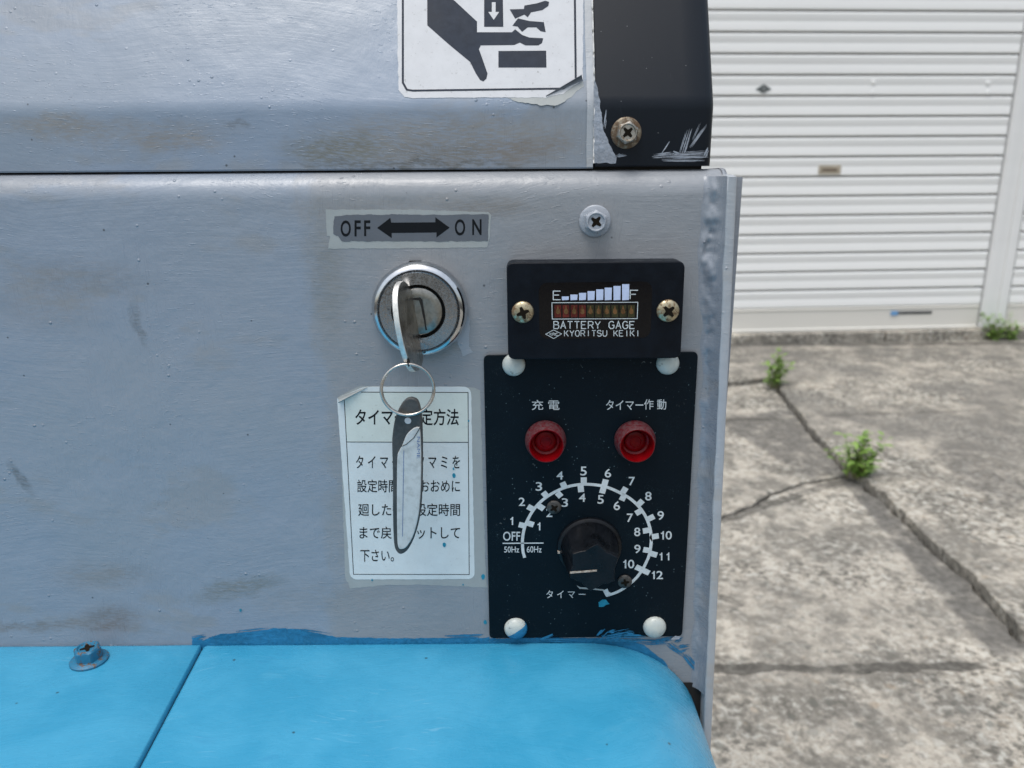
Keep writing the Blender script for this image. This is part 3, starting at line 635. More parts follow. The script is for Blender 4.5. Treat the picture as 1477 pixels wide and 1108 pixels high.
# black corner trim
XE = LIP.px(1029.5, 190, 0)[0]; RT = .0045; hT = .0009
mb = MB(); rows = []
prT = pr[1:]
for k, (y, z) in enumerate(prT):
    a = Vector(prT[max(k - 1, 0)]); b2 = Vector(prT[min(k + 1, len(prT) - 1)]); t = (b2 - a).normalized(); nn = Vector((0, -t[1], t[0]))
    if k == 0: nn = Vector((0, -1, 0))
    base = Vector((0, y, z + (.0006 if k < 2 else 0))); row = [base + nn * 0 + Vector((XT + .0006, 0, 0)), base + nn * hT + Vector((XT + .0008, 0, 0))]
    for f in (.2, .4, .6, .8, 1): row.append(base + nn * hT + Vector((XT + .0008 + (XE - RT - XT) * f, 0, 0)))
    for aa in range(1, 7):
        g = radians(15 * aa); row.append(base + nn * (hT - RT + RT * cos(g)) + Vector((XE - RT + RT * sin(g), 0, 0)))
    row.append(base + Vector((XE, 0, 0)) + Vector((0, .26, 0)) - Vector((0, y, 0)))
    rows.append(row)
mb.grid(rows, flip=False)
n_ = len(rows[0]); mb.add([Vector((p.x, p.y, rows[0][0].z)) for p in rows[0]], [tuple(range(n_ - 1, -1, -1))])
trim = mb.build('corner_trim', M['trim'], machine, smooth=40, label='black corner trim of the cowl')
TRIM = Frame((0, yL - hT, EYE), (1, 0, 0), (0, 0, 1))
def decal(F, px, h, mat, parent, name='paint_smear', amp=.0006, step=.0008, seed=1, label=None, thick=.00008):
    mb = MB(); mb.prism(F, ragged(F.pts(px, h), amp, step, seed), h - thick, h); return mb.build(name, mat, parent, smooth=0, label=label)
def brush(F, conv, strokes, h, mat, parent, seed, name='paint_smear'):
    rnd = random.Random(seed); mb = MB(); q_ = 0
    for (x0, y0, x1, y1, w, n) in strokes:
        d = Vector((x1 - x0, y1 - y0)); L = d.length; d.normalize(); nn = Vector((-d.y, d.x))
        for i in range(n):
            o = rnd.uniform(-.5, .5) * w; a = rnd.uniform(0, .45) * L * abs(o) / (w * .5 + .01) ; b = L * (1 - rnd.uniform(0, .5) * (.3 + abs(o) / (w * .5 + .01))); hw = w / n * rnd.uniform(.35, 1.3)
            if b < a + hw * 2: continue
            pts = []
            for k in range(9): t = k / 8; pts.append(Vector((x0, y0)) + d * (a + (b - a) * t) + nn * (o + hw * sin(pi * (t * .85 + .08)) * rnd.uniform(.6, 1.1)))
            for k in range(8, -1, -1): t = k / 8; pts.append(Vector((x0, y0)) + d * (a + (b - a) * t) + nn * (o - hw * sin(pi * (t * .85 + .08)) * rnd.uniform(.4, 1.0)))
            q_ += 1; hh = h + (q_ % 7) * .000004
            mb.flat(F, F.pts(conv([tuple(p) for p in pts]), hh), hh)
    return mb.build(name, mat, parent, smooth=0)
def c3(l): return [(820 + x / 4.923, y / 4.923) for x, y in l]
brush(TRIM, c3, [(800, 1105, 862, 905, 46, 16), (862, 1050, 982, 880, 22, 10), (880, 1000, 940, 870, 12, 5), (655, 1095, 718, 1000, 12, 5), (590, 1112, 760, 1092, 34, 14), (720, 1108, 1000, 1095, 50, 26), (740, 1075, 800, 1100, 26, 9), (960, 1120, 1000, 1050, 26, 9), (650, 1125, 980, 1130, 40, 20)], .00006, M['grey_smear'], trim, 3)
decal(TRIM, c3([(182, 400), (190, 560), (222, 720), (245, 900), (290, 1030), (345, 1120), (335, 1160), (182, 1160)]), .00006, M['grey_smear'], trim, amp=.0004, seed=7, label='grey paint lapping over the left edge of the trim')
brush(TRIM, c3, [(252, 915, 272, 775, 20, 7), (330, 1110, 420, 1095, 22, 8)], .00007, M['grey_smear'], trim, 8)

# bolts and screws ------------------------------------------------------
def phillips(F, c, r, h, ang, hmat, parent, depth_h=.0001):
    mb = MB(); w = r * .17
    for k in range(2):
        a = ang + k * pi / 2; ca, sa = cos(a), sin(a)
        pts = [(-r * .5, -w * .55), (-w, -w), (w, -w), (r * .5, -w * .55), (r * .5, w * .55), (w, w), (-w, w), (-r * .5, w * .55)]
        mb.flat(F, [(c[0] + x * ca - y * sa, c[1] + x * sa + y * ca) for x, y in pts], h + depth_h + k * .00004)
    return mb.build('cross_slot', hmat, parent, smooth=0)
def hexbolt(F, c, r, h0, mat, parent, name='flange_bolt', label=None, ang=.2, scale=1, tall=.0052):
    mb = MB(); mb.lathe(F, c, [(r, h0), (r, h0 + .0007), (r * .93, h0 + .0012), (r * .72, h0 + .0017)], 40, closed=True)
    rh = r * .74
    hexr = lambda a, k: 1 / cos(((a - ang) % (pi / 3)) - pi / 6) * cos(pi / 6) / 1.0
    nf = len(mb.f); mb.lathe(F, c, [(rh, h0 + .0014), (rh, h0 + tall - .0012), (rh * .98, h0 + tall - .0008)], 60, rmod=hexr, closed=False)
    mb.lathe(F, c, [(rh * .80, h0 + tall - .0002), (rh * .76, h0 + tall), (rh * .70, h0 + tall), (rh * .62, h0 + tall - .0006), (0.00001, h0 + tall - .0006)], 48, closed=False)
    mb.lathe(F, c, [(rh * .98, h0 + tall - .0008), (rh * .80, h0 + tall - .0002)], 60, rmod=lambda a, k: hexr(a, 0) if k == 0 else 1, closed=False)
    for i in range(nf, len(mb.f)): mb.m[i] = 1
    o = mb.build(name, mat if isinstance(mat, list) else [mat, mat], parent, smooth=28, label=label); phillips(F, c, rh * 1.0, h0 + tall - .0006, ang + .4, M['screw_hole'], o); return o
px2m = lambda F, u, v, n, h=0: (F.px(u + n, v, h)[0] - F.px(u, v, h)[0])
hexbolt(TRIM, TRIM.px(903, 192), px2m(TRIM, 903, 192, 22), 0, [M['rust'], M['steel']], trim, label='rusty cross-head flange bolt in the black trim', ang=.35)
hexbolt(PANEL, PANEL.px(858, 319), px2m(PANEL, 858, 319, 23), 0, M['bolt_grey'], machine, label='grey painted flange bolt above the battery gauge', ang=.5)
def pan(F, c, r, h0, mat, parent, name='screw', slot='screw_hole', ang=.5, label=None, hh=.0022):
    mb = MB(); mb.lathe(F, c, [(r * .96, h0)] + [(r * cos(a), h0 + .0006 + hh * .75 * sin(a)) for a in [radians(x) for x in range(0, 71, 10)]] + [(r * .2, h0 + .0006 + hh * .74), (.00001, h0 + .0006 + hh * .75)], 36, closed=False)
    o = mb.build(name, mat, parent, smooth=60, label=label)
    if slot: phillips(F, c, r * 1.15, h0 + .0006 + hh * .75, ang, M[slot], o, .00012)
    return o

# OFF/ON sticker --------------------------------------------------------
def c4(l): return [(450 + x / 4.923, 270 + y / 4.923) for x, y in l]
st = empty('switch_sticker', PANEL.w(*PANEL.px(590, 331), 0), machine); st['label'] = 'scratched foil sticker lettered OFF and ON with a double arrow'
mb = MB(); mb.prism(PANEL, ragged(PANEL.pts(c4([(98, 160), (700, 160), (1250, 178), (1272, 200), (1262, 350), (1243, 428), (700, 434), (112, 438), (130, 350), (105, 345)])), .0002, .0008, 2), 0, .00010); mb.build('sticker_backing', M['st_edge'], st, smooth=0)
mb = MB(); mb.prism(PANEL, ragged(PANEL.pts(c4([(160, 205), (250, 196), (1254, 194), (1252, 384), (215, 384), (185, 350), (150, 330)])), .0003, .0007, 5), .0001, .00018); mb.build('sticker_face', M['st_foil'], st, smooth=0)
mb = MB(); H = .00023
def t4(body, x0, y0, x1, y1, **k): (u0, v0), (u1, v1) = c4([(x0, y0), (x1, y1)]); text(mb, PANEL, body, u0, v0, u1, v1, H, **k)
t4('O', 203, 236, 276, 352, bold=.018); t4('F', 302, 236, 346, 350, bold=.018); t4('F', 370, 236, 414, 348, bold=.018); t4('O', 1014, 228, 1088, 344, bold=.018); t4('N', 1138, 228, 1204, 340, bold=.02)
mb.flat(PANEL, PANEL.pts(c4([(462, 290), (556, 218), (563, 252), (876, 250), (876, 214), (978, 288), (884, 358), (884, 322), (566, 326), (566, 362)]), H), H)
mb.build('lettering', M['ink'], st, smooth=0)

# key switch ------------------------------------------------------------
ks = empty('key_switch', PANEL.w(*PANEL.px(607, 446), 0), machine); ks['label'] = 'round chrome key switch with a worn face'
kc = PANEL.px(606.5, 445); pr_m = px2m(PANEL, 603, 447, 1)
mb = MB(); ro = 68.5 * pr_m
mb.lathe(PANEL, kc, [(ro * .97, 0), (ro, .0006), (ro, .0030), (ro * .985, .0042), (ro * .95, .0056), (ro * .90, .0066), (ro * .86, .0069), (ro * .845, .0066), (ro * .835, .0060)], 96, closed=False)
mb.build('bezel', M['chrome'], ks, smooth=50)
mb = MB(); mb.lathe(PANEL, kc, [(ro * .835, .0060), (ro * .81, .0070), (ro * .80, .0073), (ro * .56, .0075), (ro * .55, .0071), (ro * .55, .0040)], 96, closed=False); mb.build('face_ring', M['chrome_old'], ks, smooth=40)
mb = MB(); mb.lathe(PANEL, kc, [(ro * .548, .0042), (ro * .50, .0043)], 64, closed=False); mb.build('cylinder_gap', M['gap'], ks)
mb = MB(); rc = ro * .50; mb.lathe(PANEL, kc, [(rc, .004), (rc, .0063), (rc * .95, .0068), (rc * .60, .0068), (rc * .36, .0066), (0.00001, .0066)], 64, closed=False); mb.build('lock_cylinder', M['cyl'], ks, smooth=50)
mb = MB(); hk = .0069
slotp = [(768 + (x - 750) * 1.05, y) for x, y in [(700, 800), (700, 790), (750, 783), (766, 800), (772, 850), (784, 920), (792, 990), (798, 1015), (786, 1018), (776, 950), (764, 900), (756, 850), (742, 806)]]
mb.flat(PANEL, PANEL.pts(c4(slotp), hk), hk); mb.build('keyway', M['gap'], ks, smooth=0)
mb = MB(); mb.prism(PANEL, rrect(PANEL.pts([(590, 376), (609, 376), (609, 384), (590, 384)]), .0006), 0, .0012); mb.build('index_tab', M['gap'], ks, smooth=0)

# the key, in the lock
yk0, yk1 = .0066, .030
A0 = Vector(PANEL.w(*PANEL.px(590, 428, yk0), yk0)); A1 = Vector(PANEL.w(*PANEL.px(604, 497, yk0), yk0))
B0 = Vector(PANEL.w(*PANEL.px(562, 418, .027), .027)); B1 = Vector(PANEL.w(*PANEL.px(586, 553, .027), .027))
ex_ = ((B0 + B1) / 2 - (A0 + A1) / 2).normalized(); eyk = (B1 - B0); eyk = (eyk - ex_ * eyk.dot(ex_)).normalized()
KEYF = Frame((A0 + A1) / 2, ex_, eyk)          # normal = plate thickness direction
def kl(P): d = P - KEYF.o; return Vector((d.dot(KEYF.ex), d.dot(KEYF.ey)))
b0, b1, a0, a1 = kl(B0), kl(B1), kl(A0), kl(A1)
mid = (b0 + b1) / 2; rl = (b1 - b0).length / 2; Ld = b0.x
out = []
for i in range(48):
    a = 2 * pi * i / 48; x = cos(a); y = sin(a)
    out.append((Ld - .0120 + .0120 * (abs(x) ** (.8 if x > 0 else 1.0)) * (1 if x > 0 else -1), mid.y + rl * (abs(y) ** .95) * (1 if y > 0 else -1) + (.0012 if x < 0 else 0) * abs(x)))
hole_c = kl(Vector(PANEL.w(*PANEL.px(585, 523, .024), .024)))
key = MB(); key.prism(KEYF, out, -.00115, .00115)
key.m = [0, 0] + [1] * (len(key.f) - 2)
key.box(KEYF, -.001, Ld - .014, a0.y * .8, a1.y * .8, -.0008, .0008)
ko = empty('ignition_key', KEYF.w(0, 0)); tag(ko, 'flat nickel key pushed into the key switch, its oval grip hanging edge-on', 'key')
kg = key.build('key_grip', [M['key'], M['key_rim']], ko, bevel=.0004, seg=2, smooth=40)
mb = MB(); mb.lathe(Frame(KEYF.o, KEYF.ex, KEYF.ey), hole_c, [(.0017, .00117), (.0014, .00119), (.0001, .0012)], 20, closed=False); mb.build('key_hole', M['gap'], kg)
# key ring
rcx, rcz = PANEL.px(588, 562, .024); rr = px2m(PANEL, 588, 562, 37.5, .024)
RF = Frame(PANEL.w(rcx, rcz, .024), Vector((1, .10, 0)), Vector((0, .06, 1)))
ring = MB()
for sgn in (1, -1):
    ring.tube([RF.w(rr * (1 + .012 * sgn) * cos(2 * pi * i / 72), rr * 1.0 * sin(2 * pi * i / 72), sgn * .00042) for i in range(72)], .00052, 10, closed=True)
ro_ = ring.build('key_ring', M['ring'], smooth=80); tag(ro_, 'thin steel split ring linking the key and the name tag', 'key ring')
# name tag
def c6(l): return [(470 + x / 3.4625, 540 + y / 3.4625) for x, y in l]
TF = Frame(PANEL.w(*PANEL.px(588, 600, .024), .024), Vector((1, -.10, 0)), Vector((-.0, -.055, 1)))
outl = [(425, 118), (455, 132), (472, 180), (480, 260), (483, 400), (482, 560), (474, 690), (450, 800), (415, 875), (380, 900), (355, 885), (342, 840), (336, 700), (334, 500), (330, 360), (332, 300), (345, 220), (370, 160), (398, 126)]
tagm = MB(); tp = [tuple(p) for p in spline([Vector(p) for p in TF.pts(c6(outl + outl[:1]))], 4)][:-1]
tagm.prism(TF, tp, -.0022, .0)
tg = tagm.build('name_tag', M['rubber'], bevel=.0007, seg=3, smooth=40); tag(tg, 'long leaf-shaped dark rubber name tag with a clouded white window', 'key tag')
inn = [(468, 262), (474, 300), (478, 420), (477, 560), (468, 690), (444, 795), (412, 855), (385, 872), (366, 862), (360, 800), (357, 600), (358, 420), (368, 380), (384, 350), (405, 300), (440, 268)]
mb = MB(); tp = [tuple(p) for p in spline([Vector(p) for p in TF.pts(c6(inn + inn[:1]), .0002)], 4)][:-1]; mb.prism(TF, tp, -.0005, .0006); tw = mb.build('tag_window', M['tagwhite'], tg, bevel=.0004, seg=3, smooth=40)
mb = MB(); pline(mb, TF, TF.pts(c6([(390, 380), (388, 600), (386, 810)]), .0007), .00022, .00068)
(u0, v0), (u1, v1) = c6([(456, 312), (471, 420)]); mb.build('ruled_line', M['tagblue'], tw, smooth=0); mb = MB(); text(mb, TF, 'NAME', u0, v0, u1, v1, .00068, rot=1); mb.build('lettering', M['tagblue'], tw, smooth=0)
mb = MB(); mb.lathe(TF, TF.px(*c6([(410, 232)])[0]), [(.0013, .00003), (.0011, .00018), (.0009, .00018)], 20, closed=True); mb.build('tag_eyelet', M['st_white'], tg)
mb = MB(); pline(mb, TF, TF.pts(c6([(372, 362), (400, 352), (440, 318), (470, 268)]), .0008), .0003, .00075); mb.build('tag_flap', M['rubber'], tg, smooth=0)

# instruction sticker ---------------------------------------------------
ins = empty('instruction_sticker', PANEL.w(*PANEL.px(590, 700), 0), machine); ins['label'] = 'white Japanese timer instruction sticker with a curled corner'
def p6(l, h=0): return PANEL.pts(c6(l), h)
mb = MB(); mb.prism(PANEL, ragged(p6([(68, 110), (160, 62), (225, 58), (742, 66), (770, 80), (800, 1020), (810, 1066), (480, 1050), (300, 1052), (122, 1070), (96, 1010)]), .0003, .001, 4), 0, .00006); mb.build('old_sticker_outline', M['st_edge'], ins, smooth=0)
mb = MB(); mb.prism(PANEL, ragged(rrect(p6([(56, 118), (110, 96), (190, 62), (725, 62), (744, 1022), (122, 1024)]), [.0004, .0003, .002, .0035, .0035, .0035]), .00015, .0015, 6), 0, .00014); mb.build('sticker_face', M['st_pale'], ins, smooth=0)
mb = MB(); mb.flat(PANEL, p6([(94, 124), (180, 92), (708, 90), (710, 337), (104, 337)], .00017), .00017); mb.build('heading_field', M['st_yellow'], ins, smooth=0)
mb = MB(); H = .00021
pline(mb, PANEL, p6([(175, 89), (710, 91), (716, 1000), (138, 999), (92, 126)], H), .00028, H); pline(mb, PANEL, p6([(104, 338), (711, 340)], H), .00028, H)
def t6(body, x0, y0, x1, y1, **k): (u0, v0), (u1, v1) = c6([(x0, y0), (x1, y1)]); text(mb, PANEL, body, u0, v0, u1, v1, H, **k)
t6('タイマー設定方法', 146, 172, 664, 256, bold=.014)
t6('タ イ マ ー の ツ マ ミ を', 150, 406, 670, 470, bold=.006)
t6('設定時間よりおおめに', 156, 526, 670, 590, bold=.006)
t6('廻した後、設定時間', 161, 645, 670, 708, bold=.006)
t6('まで戻しセットして', 168, 760, 670, 822, bold=.006)
t6('下さい。', 172, 876, 340, 936, bold=.006)
mb.build('lettering', M['ink'], ins, smooth=0)
# curled top-left corner
F_ = PANEL; rows = []
P0, P1 = p6([(58, 116)])[0], p6([(205, 63)])[0]
for i in range(9):
    t = i / 8; a_ = Vector(P0).lerp(Vector(P1), t); row = []
    for j in range(7):
        g = j / 6 * pi * .75; rad = .0011 * (1 - t) + .0001; row.append(F_.w(a_.x + .0 + sin(g) * rad * .7, a_.y - sin(g) * rad * 1.6, .0002 + (1 - cos(g)) * rad))
    rows.append(row)
mb = MB(); mb.grid(rows); mb.build('curled_corner', M['st_edge'], ins, smooth=60)

# warning sticker -------------------------------------------------------
def c2(l): return [(460 + x / 3.6925, y / 3.6925) for x, y in l]
ws = empty('warning_sticker', SLOPE.w(*SLOPE.px(700, 60), 0), machine); ws['label'] = 'worn white crushed-hand warning sticker, its lower corner curling'
mb = MB(); mb.prism(SLOPE, ragged(SLOPE.pts(c2([(415, -330), (1412, -330), (1405, 430), (1385, 440), (1300, 500), (1210, 520), (1060, 522), (900, 520), (500, 524), (455, 518), (425, 480), (420, 300)])), .0003, .0012, 3), 0, .00016); mb.build('sticker_face', M['st_white'], ws, smooth=0)
mb = MB(); mb.prism(SLOPE, ragged(SLOPE.pts(c2([(1000, 515), (1200, 512), (1300, 490), (1405, 432), (1412, 460), (1330, 530), (1270, 566), (1150, 558), (1040, 540)])), .0006, .0008, 13), 0, .00008); mb.build('glue_residue', M['st_edge'], ws, smooth=0)
H = .00022; mb = MB(); ww = SLOPE.px(720, 60)[0] - SLOPE.px(717, 60)[0]
pline(mb, SLOPE, SLOPE.pts(c2([(447, -300), (447, 440), (468, 478), (500, 483), (1300, 472), (1368, 430), (1360, -300)]), H), ww, H)
hand = [(577, -260), (577, 135), (690, 235), (805, 330), (835, 390), (858, 426), (876, 434), (892, 420), (898, 392), (880, 340), (852, 262), (862, 242), (1040, 240), (1070, 227), (1100, 242), (1168, 242), (1188, 230), (1195, 204), (1120, 200), (1082, 186), (1045, 156), (1028, 172), (842, 172), (842, 115), (718, 0), (640, -70), (640, -260)]
mb.flat(SLOPE, SLOPE.pts(c2(hand), H), H)
mb.flat(SLOPE, SLOPE.pts(c2([(880, -120), (978, -120), (982, 143), (880, 143)]), H), H)
mb.flat(SLOPE, SLOPE.pts(c2([(956, 272), (1210, 270), (1212, 360), (956, 360)]), H), H)
mb.flat(SLOPE, SLOPE.pts(c2([(1016, 50), (1092, 48), (1094, 30), (1160, 18), (1205, 4), (1226, 10), (1222, 32), (1190, 54), (1130, 66), (1112, 92), (1094, 78), (1045, 100)]), H), H)
mb.flat(SLOPE, SLOPE.pts(c2([(1030, 138), (1060, 98), (1120, 112), (1198, 118), (1208, 172), (1180, 166), (1158, 146), (1112, 146), (1082, 170), (1058, 142)]), H), H)
mb.build('pictogram', M['ink_blue'], ws, smooth=0)
mb = MB(); mb.flat(SLOPE, SLOPE.pts(c2([(921, 12), (941, 12), (941, 64), (960, 64), (931, 106), (902, 64), (921, 64)]), H + .00005), H + .00005); mb.build('arrow', M['st_white'], ws, smooth=0)
mb = MB(); rows = []
E0 = Vector(SLOPE.px(*c2([(1210, 516)])[0])); E1 = Vector(SLOPE.px(*c2([(1406, 430)])[0]))
for i in range(9):
    t = i / 8; p_ = E0.lerp(E1, t); rad = .0002 + .0012 * t
    rows.append([SLOPE.w(p_.x - .35 * sin(g) * rad, p_.y + sin(g) * rad, .0002 + (1 - cos(g)) * rad) for g in [k / 6 * 2.4 for k in range(7)]])
mb.grid(rows, flip=True); mb.build('curled_corner', M['st_foil'], ws, smooth=60)

# battery gauge ---------------------------------------------------------
hG = .0105
ga = empty('battery_gauge', PANEL.w(*PANEL.px(860, 445), 0), machine); ga['label'] = 'black battery gauge box lettered in white'
mb = MB(); co = PANEL.pts([(730.5, 379), (988.5, 377), (982, 517), (733, 519)], hG); mb.prism(PANEL, rrect(co, .0030, 8), 0, hG); mb.build('gauge_housing', M['housing'], ga, bevel=.0006, seg=3, smooth=40)
def c9(l): return [(760 + x / 8.206, 390 + y / 8.206) for x, y in l]
mb = MB(); wc = PANEL.pts([(777, 408), (941, 406), (938, 487), (778, 489)], hG); mb.prism(PANEL, rrect(wc, .0038, 8), hG - .0004, hG + .00012); mb.build('gauge_window', M['window'], ga, smooth=40)
H = hG + .00018; mb = MB()
def t9(body, x0, y0, x1, y1, **k): (u0, v0), (u1, v1) = c9([(x0, y0), (x1, y1)]); text(mb, PANEL, body, u0, v0, u1, v1, H, **k)
fr = PANEL.pts(c9([(296, 384), (1313, 378), (1306, 572), (300, 577)]), H); pline(mb, PANEL, fr, .00026, H, closed=True)
dm = PANEL.pts(c9([(222, 756), (315, 706), (410, 752), (318, 808)]), H); pline(mb, PANEL, dm, .00022, H, closed=True)
# single-stroke lettering
GL = {'B': [[(0, 0), (0, 1), (.7, 1), (.9, .88), (.9, .66), (.7, .54), (0, .54)], [(.7, .54), (1, .42), (1, .14), (.75, 0), (0, 0)]], 'A': [[(0, 0), (.5, 1), (1, 0)], [(.2, .36), (.8, .36)]], 'T': [[(0, 1), (1, 1)], [(.5, 1), (.5, 0)]],
      'E': [[(.95, 1), (0, 1), (0, 0), (.95, 0)], [(0, .54), (.75, .54)]], 'R': [[(0, 0), (0, 1), (.7, 1), (.95, .86), (.95, .62), (.7, .48), (0, .48)], [(.55, .48), (1, 0)]], 'Y': [[(0, 1), (.5, .46), (1, 1)], [(.5, .46), (.5, 0)]],
      'G': [[(.95, .82), (.75, 1), (.3, 1), (0, .75), (0, .25), (.3, 0), (.75, 0), (1, .2), (1, .48), (.6, .48)]], 'K': [[(0, 0), (0, 1)], [(.95, 1), (0, .38)], [(.3, .6), (1, 0)]], 'O': [[(.3, 1), (.7, 1), (1, .72), (1, .28), (.7, 0), (.3, 0), (0, .28), (0, .72), (.3, 1)]],
      'I': [[(.5, 0), (.5, 1)]], 'S': [[(.95, .82), (.75, 1), (.25, 1), (.03, .84), (.03, .66), (.25, .54), (.75, .47), (1, .34), (1, .15), (.75, 0), (.25, 0), (0, .18)]], 'U': [[(0, 1), (0, .25), (.25, 0), (.75, 0), (1, .25), (1, 1)]], 'F': [[(0, 0), (0, 1), (.95, 1)], [(0, .54), (.7, .54)]],
      'C': [[(1, .8), (.75, 1), (.3, 1), (0, .72), (0, .28), (.3, 0), (.75, 0), (1, .2)]]}
def stroke(body, x0, y0, x1, y1, w, wide=.72):
    n = len(body); cw = (x1 - x0) / (n - 1 + wide)
    for i, ch in enumerate(body):
        if ch == ' ': continue
        for pl in GL[ch]:
            q = [(x0 + cw * (i + wide * a), y1 - (y1 - y0) * b) for a, b in pl]; pline(mb, PANEL, PANEL.pts(c9(q), H), w, H)
stroke('BATTERY GAGE', 318, 606, 1276, 690, .00034); stroke('KYORITSU KEIKI', 444, 712, 1336, 780, .00027); stroke('E', 312, 246, 402, 348, .00034, .85); stroke('F', 1222, 236, 1320, 340, .00034, .85); stroke('KRC', 272, 742, 362, 772, .00018)
mb.build('lettering', M['print'], ga, smooth=0)
for x, y in zip((412, 514, 616, 717, 820, 920, 1024, 1126), (310, 288, 268, 247, 226, 206, 186, 165)):
    mb = MB(); mb.flat(PANEL, PANEL.pts(c9([(x, y), (x + 86, y - 1), (x + 82, 350), (x + 2, 355)]), H), H); mb.build('level_bar', M['bar'], ga, smooth=0)
for k in range(10):
    x = 326 + k * 96.5; mb = MB(); hh = H - .00002
    mb.flat(PANEL, PANEL.pts(c9([(x, 412), (x + 80, 410), (x + 80, 556), (x, 558)]), hh), hh)
    mb.flat(PANEL, PANEL.pts(c9([(x + 36, 420), (x + 44, 420), (x + 48, 450), (x + 64, 470), (x + 66, 505), (x + 48, 520), (x + 30, 518), (x + 16, 500), (x + 18, 470), (x + 32, 450)]), hh + .00003), hh + .00003, 1)
    mb.build('gauge_segment', [M['led_red'] if k < 4 else M['led_green'], M['led_die']], ga, smooth=0, label='dull red segment' if k < 4 else 'dull olive segment')
pan(PANEL, PANEL.px(754, 450, hG), px2m(PANEL, 753, 452, 16, hG), hG, M['brass'], ga, ang=.35, label='dull yellow screw left of the window')
pan(PANEL, PANEL.px(963, 448, hG), px2m(PANEL, 962, 449, 16.5, hG), hG, M['brass'], ga, ang=.75, label='dull yellow screw right of the window')

# timer panel -----------------------------------------------------------
hP = .0014
tm = empty('timer_panel', PANEL.w(*PANEL.px(850, 715), 0), machine); tm['label'] = 'black timer plate with two red lamps and a dial'
mb = MB(); mb.prism(PANEL, rrect(PANEL.pts([(697.5, 513), (1007, 508), (984, 918), (706, 921)], hP), .0022, 6), 0, hP); mb.build('timer_plate', M['plate'], tm, bevel=.0002, seg=2, smooth=40)
TP = Frame(PANEL.w(0, 0, hP), PANEL.ex, PANEL.ey)
for (u, v, lab) in ((741, 528, 'white dome rivet at the upper left'), (963, 526, 'white dome rivet at the upper right'), (744, 908, 'white dome rivet at the lower left, half blue'), (944, 906, 'white dome rivet at the lower right')):
    c = TP.px(u, v - 2); rr2 = px2m(TP, u, v, 16.6); mb = MB()
    mb.lathe(TP, c, [(rr2, 0)] + [(rr2 * cos(a), .0003 + .0030 * sin(a)) for a in [radians(x) for x in range(0, 81, 10)]] + [(.00001, .0033)], 36, closed=False)
    if v > 700 and u < 800:
        for i, f in enumerate(mb.f):
            q = sum((Vector(mb.v[k]) for k in f), Vector()) / len(f); l = q - TP.w(*c)
            if l.z < l.x * .75 - .0002 : mb.m[i] = 1
    mb.build('rivet', [M['rivet'], M['smear']], tm, smooth=60, label=lab)
H = .00006; mb = MB()
text(mb, TP, '充 電', 767, 577, 807, 591.5, H, bold=.004); mb.build('caption', M['print'], tm, smooth=0, label='white caption over the left lamp'); mb = MB(); text(mb, TP, 'タイマー', 874, 577, 928, 591.5, H, bold=.004); text(mb, TP, '作 動', 929, 576, 961, 591, H, bold=.004); mb.build('caption', M['print'], tm, smooth=0, label='white caption over the right lamp'); mb = MB()
def ca(l): return [(720 + x / 9.231, 670 + y / 9.231) for x, y in l]
def cb(l): return [(820 + x / 9.231, 670 + y / 9.231) for x, y in l]
def cc(l): return [(820 + x / 9.231, 770 + y / 9.231) for x, y in l]
def cdd(l): return [(720 + x / 9.231, 760 + y / 9.231) for x, y in l]
arc = cdd([(340, 412), (318, 330), (310, 220)]) + ca([(312, 980), (335, 850), (378, 740), (460, 600), (560, 490), (690, 395), (830, 325), (960, 285), (1100, 265)]) + cb([(290, 266), (430, 282), (560, 320), (700, 385), (820, 455), (940, 565), (1030, 700), (1085, 850), (1102, 980)]) + cc([(1103, 40), (1098, 150), (1078, 270), (1040, 370), (970, 500), (880, 610), (760, 710), (640, 780), (500, 825)])
arcp = [tuple(p) for p in spline([Vector(p) for p in TP.pts(arc, H)], 4)]; pline(mb, TP, arcp, px2m(TP, 850, 700, 4.4), H)
def tick(fn, x0, y0, x1, y1, w=8.6):
    p0, p1 = TP.pts(fn([(x0, y0), (x1, y1)]), H + .00002); pline(mb, TP, [p0, p1], px2m(TP, 850, 760, w), H + .00002)
for t in ((ca, 262, 800, 350, 820), (ca, 378, 780, 460, 805), (ca, 380, 560, 465, 605), (ca, 520, 545, 595, 595), (ca, 585, 370, 645, 440), (ca, 772, 375, 825, 432), (ca, 840, 238, 880, 320), (ca, 1126, 172, 1126, 268), (ca, 1082, 270, 1092, 368)): tick(t[0], *t[1:])
for t in ((cb, 498, 200, 446, 385), (cb, 766, 308, 715, 385), (cb, 750, 395, 705, 480), (cb, 988, 480, 920, 545), (cb, 895, 655, 975, 610), (cb, 1140, 690, 1050, 735), (cb, 990, 888, 1085, 872), (cb, 1202, 950, 1110, 965)): tick(t[0], *t[1:])
for t in ((cc, 995, 210, 1080, 225), (cc, 1090, 260, 1180, 285), (cc, 895, 440, 1075, 525), (cc, 492, 742, 530, 815)): tick(t[0], *t[1:])
def tx(fn, body, x0, y0, x1, y1, b=.006): (u0, v0), (u1, v1) = fn([(x0, y0), (x1, y1)]); text(mb, TP, body, u0, v0, u1, v1, H, bold=b)
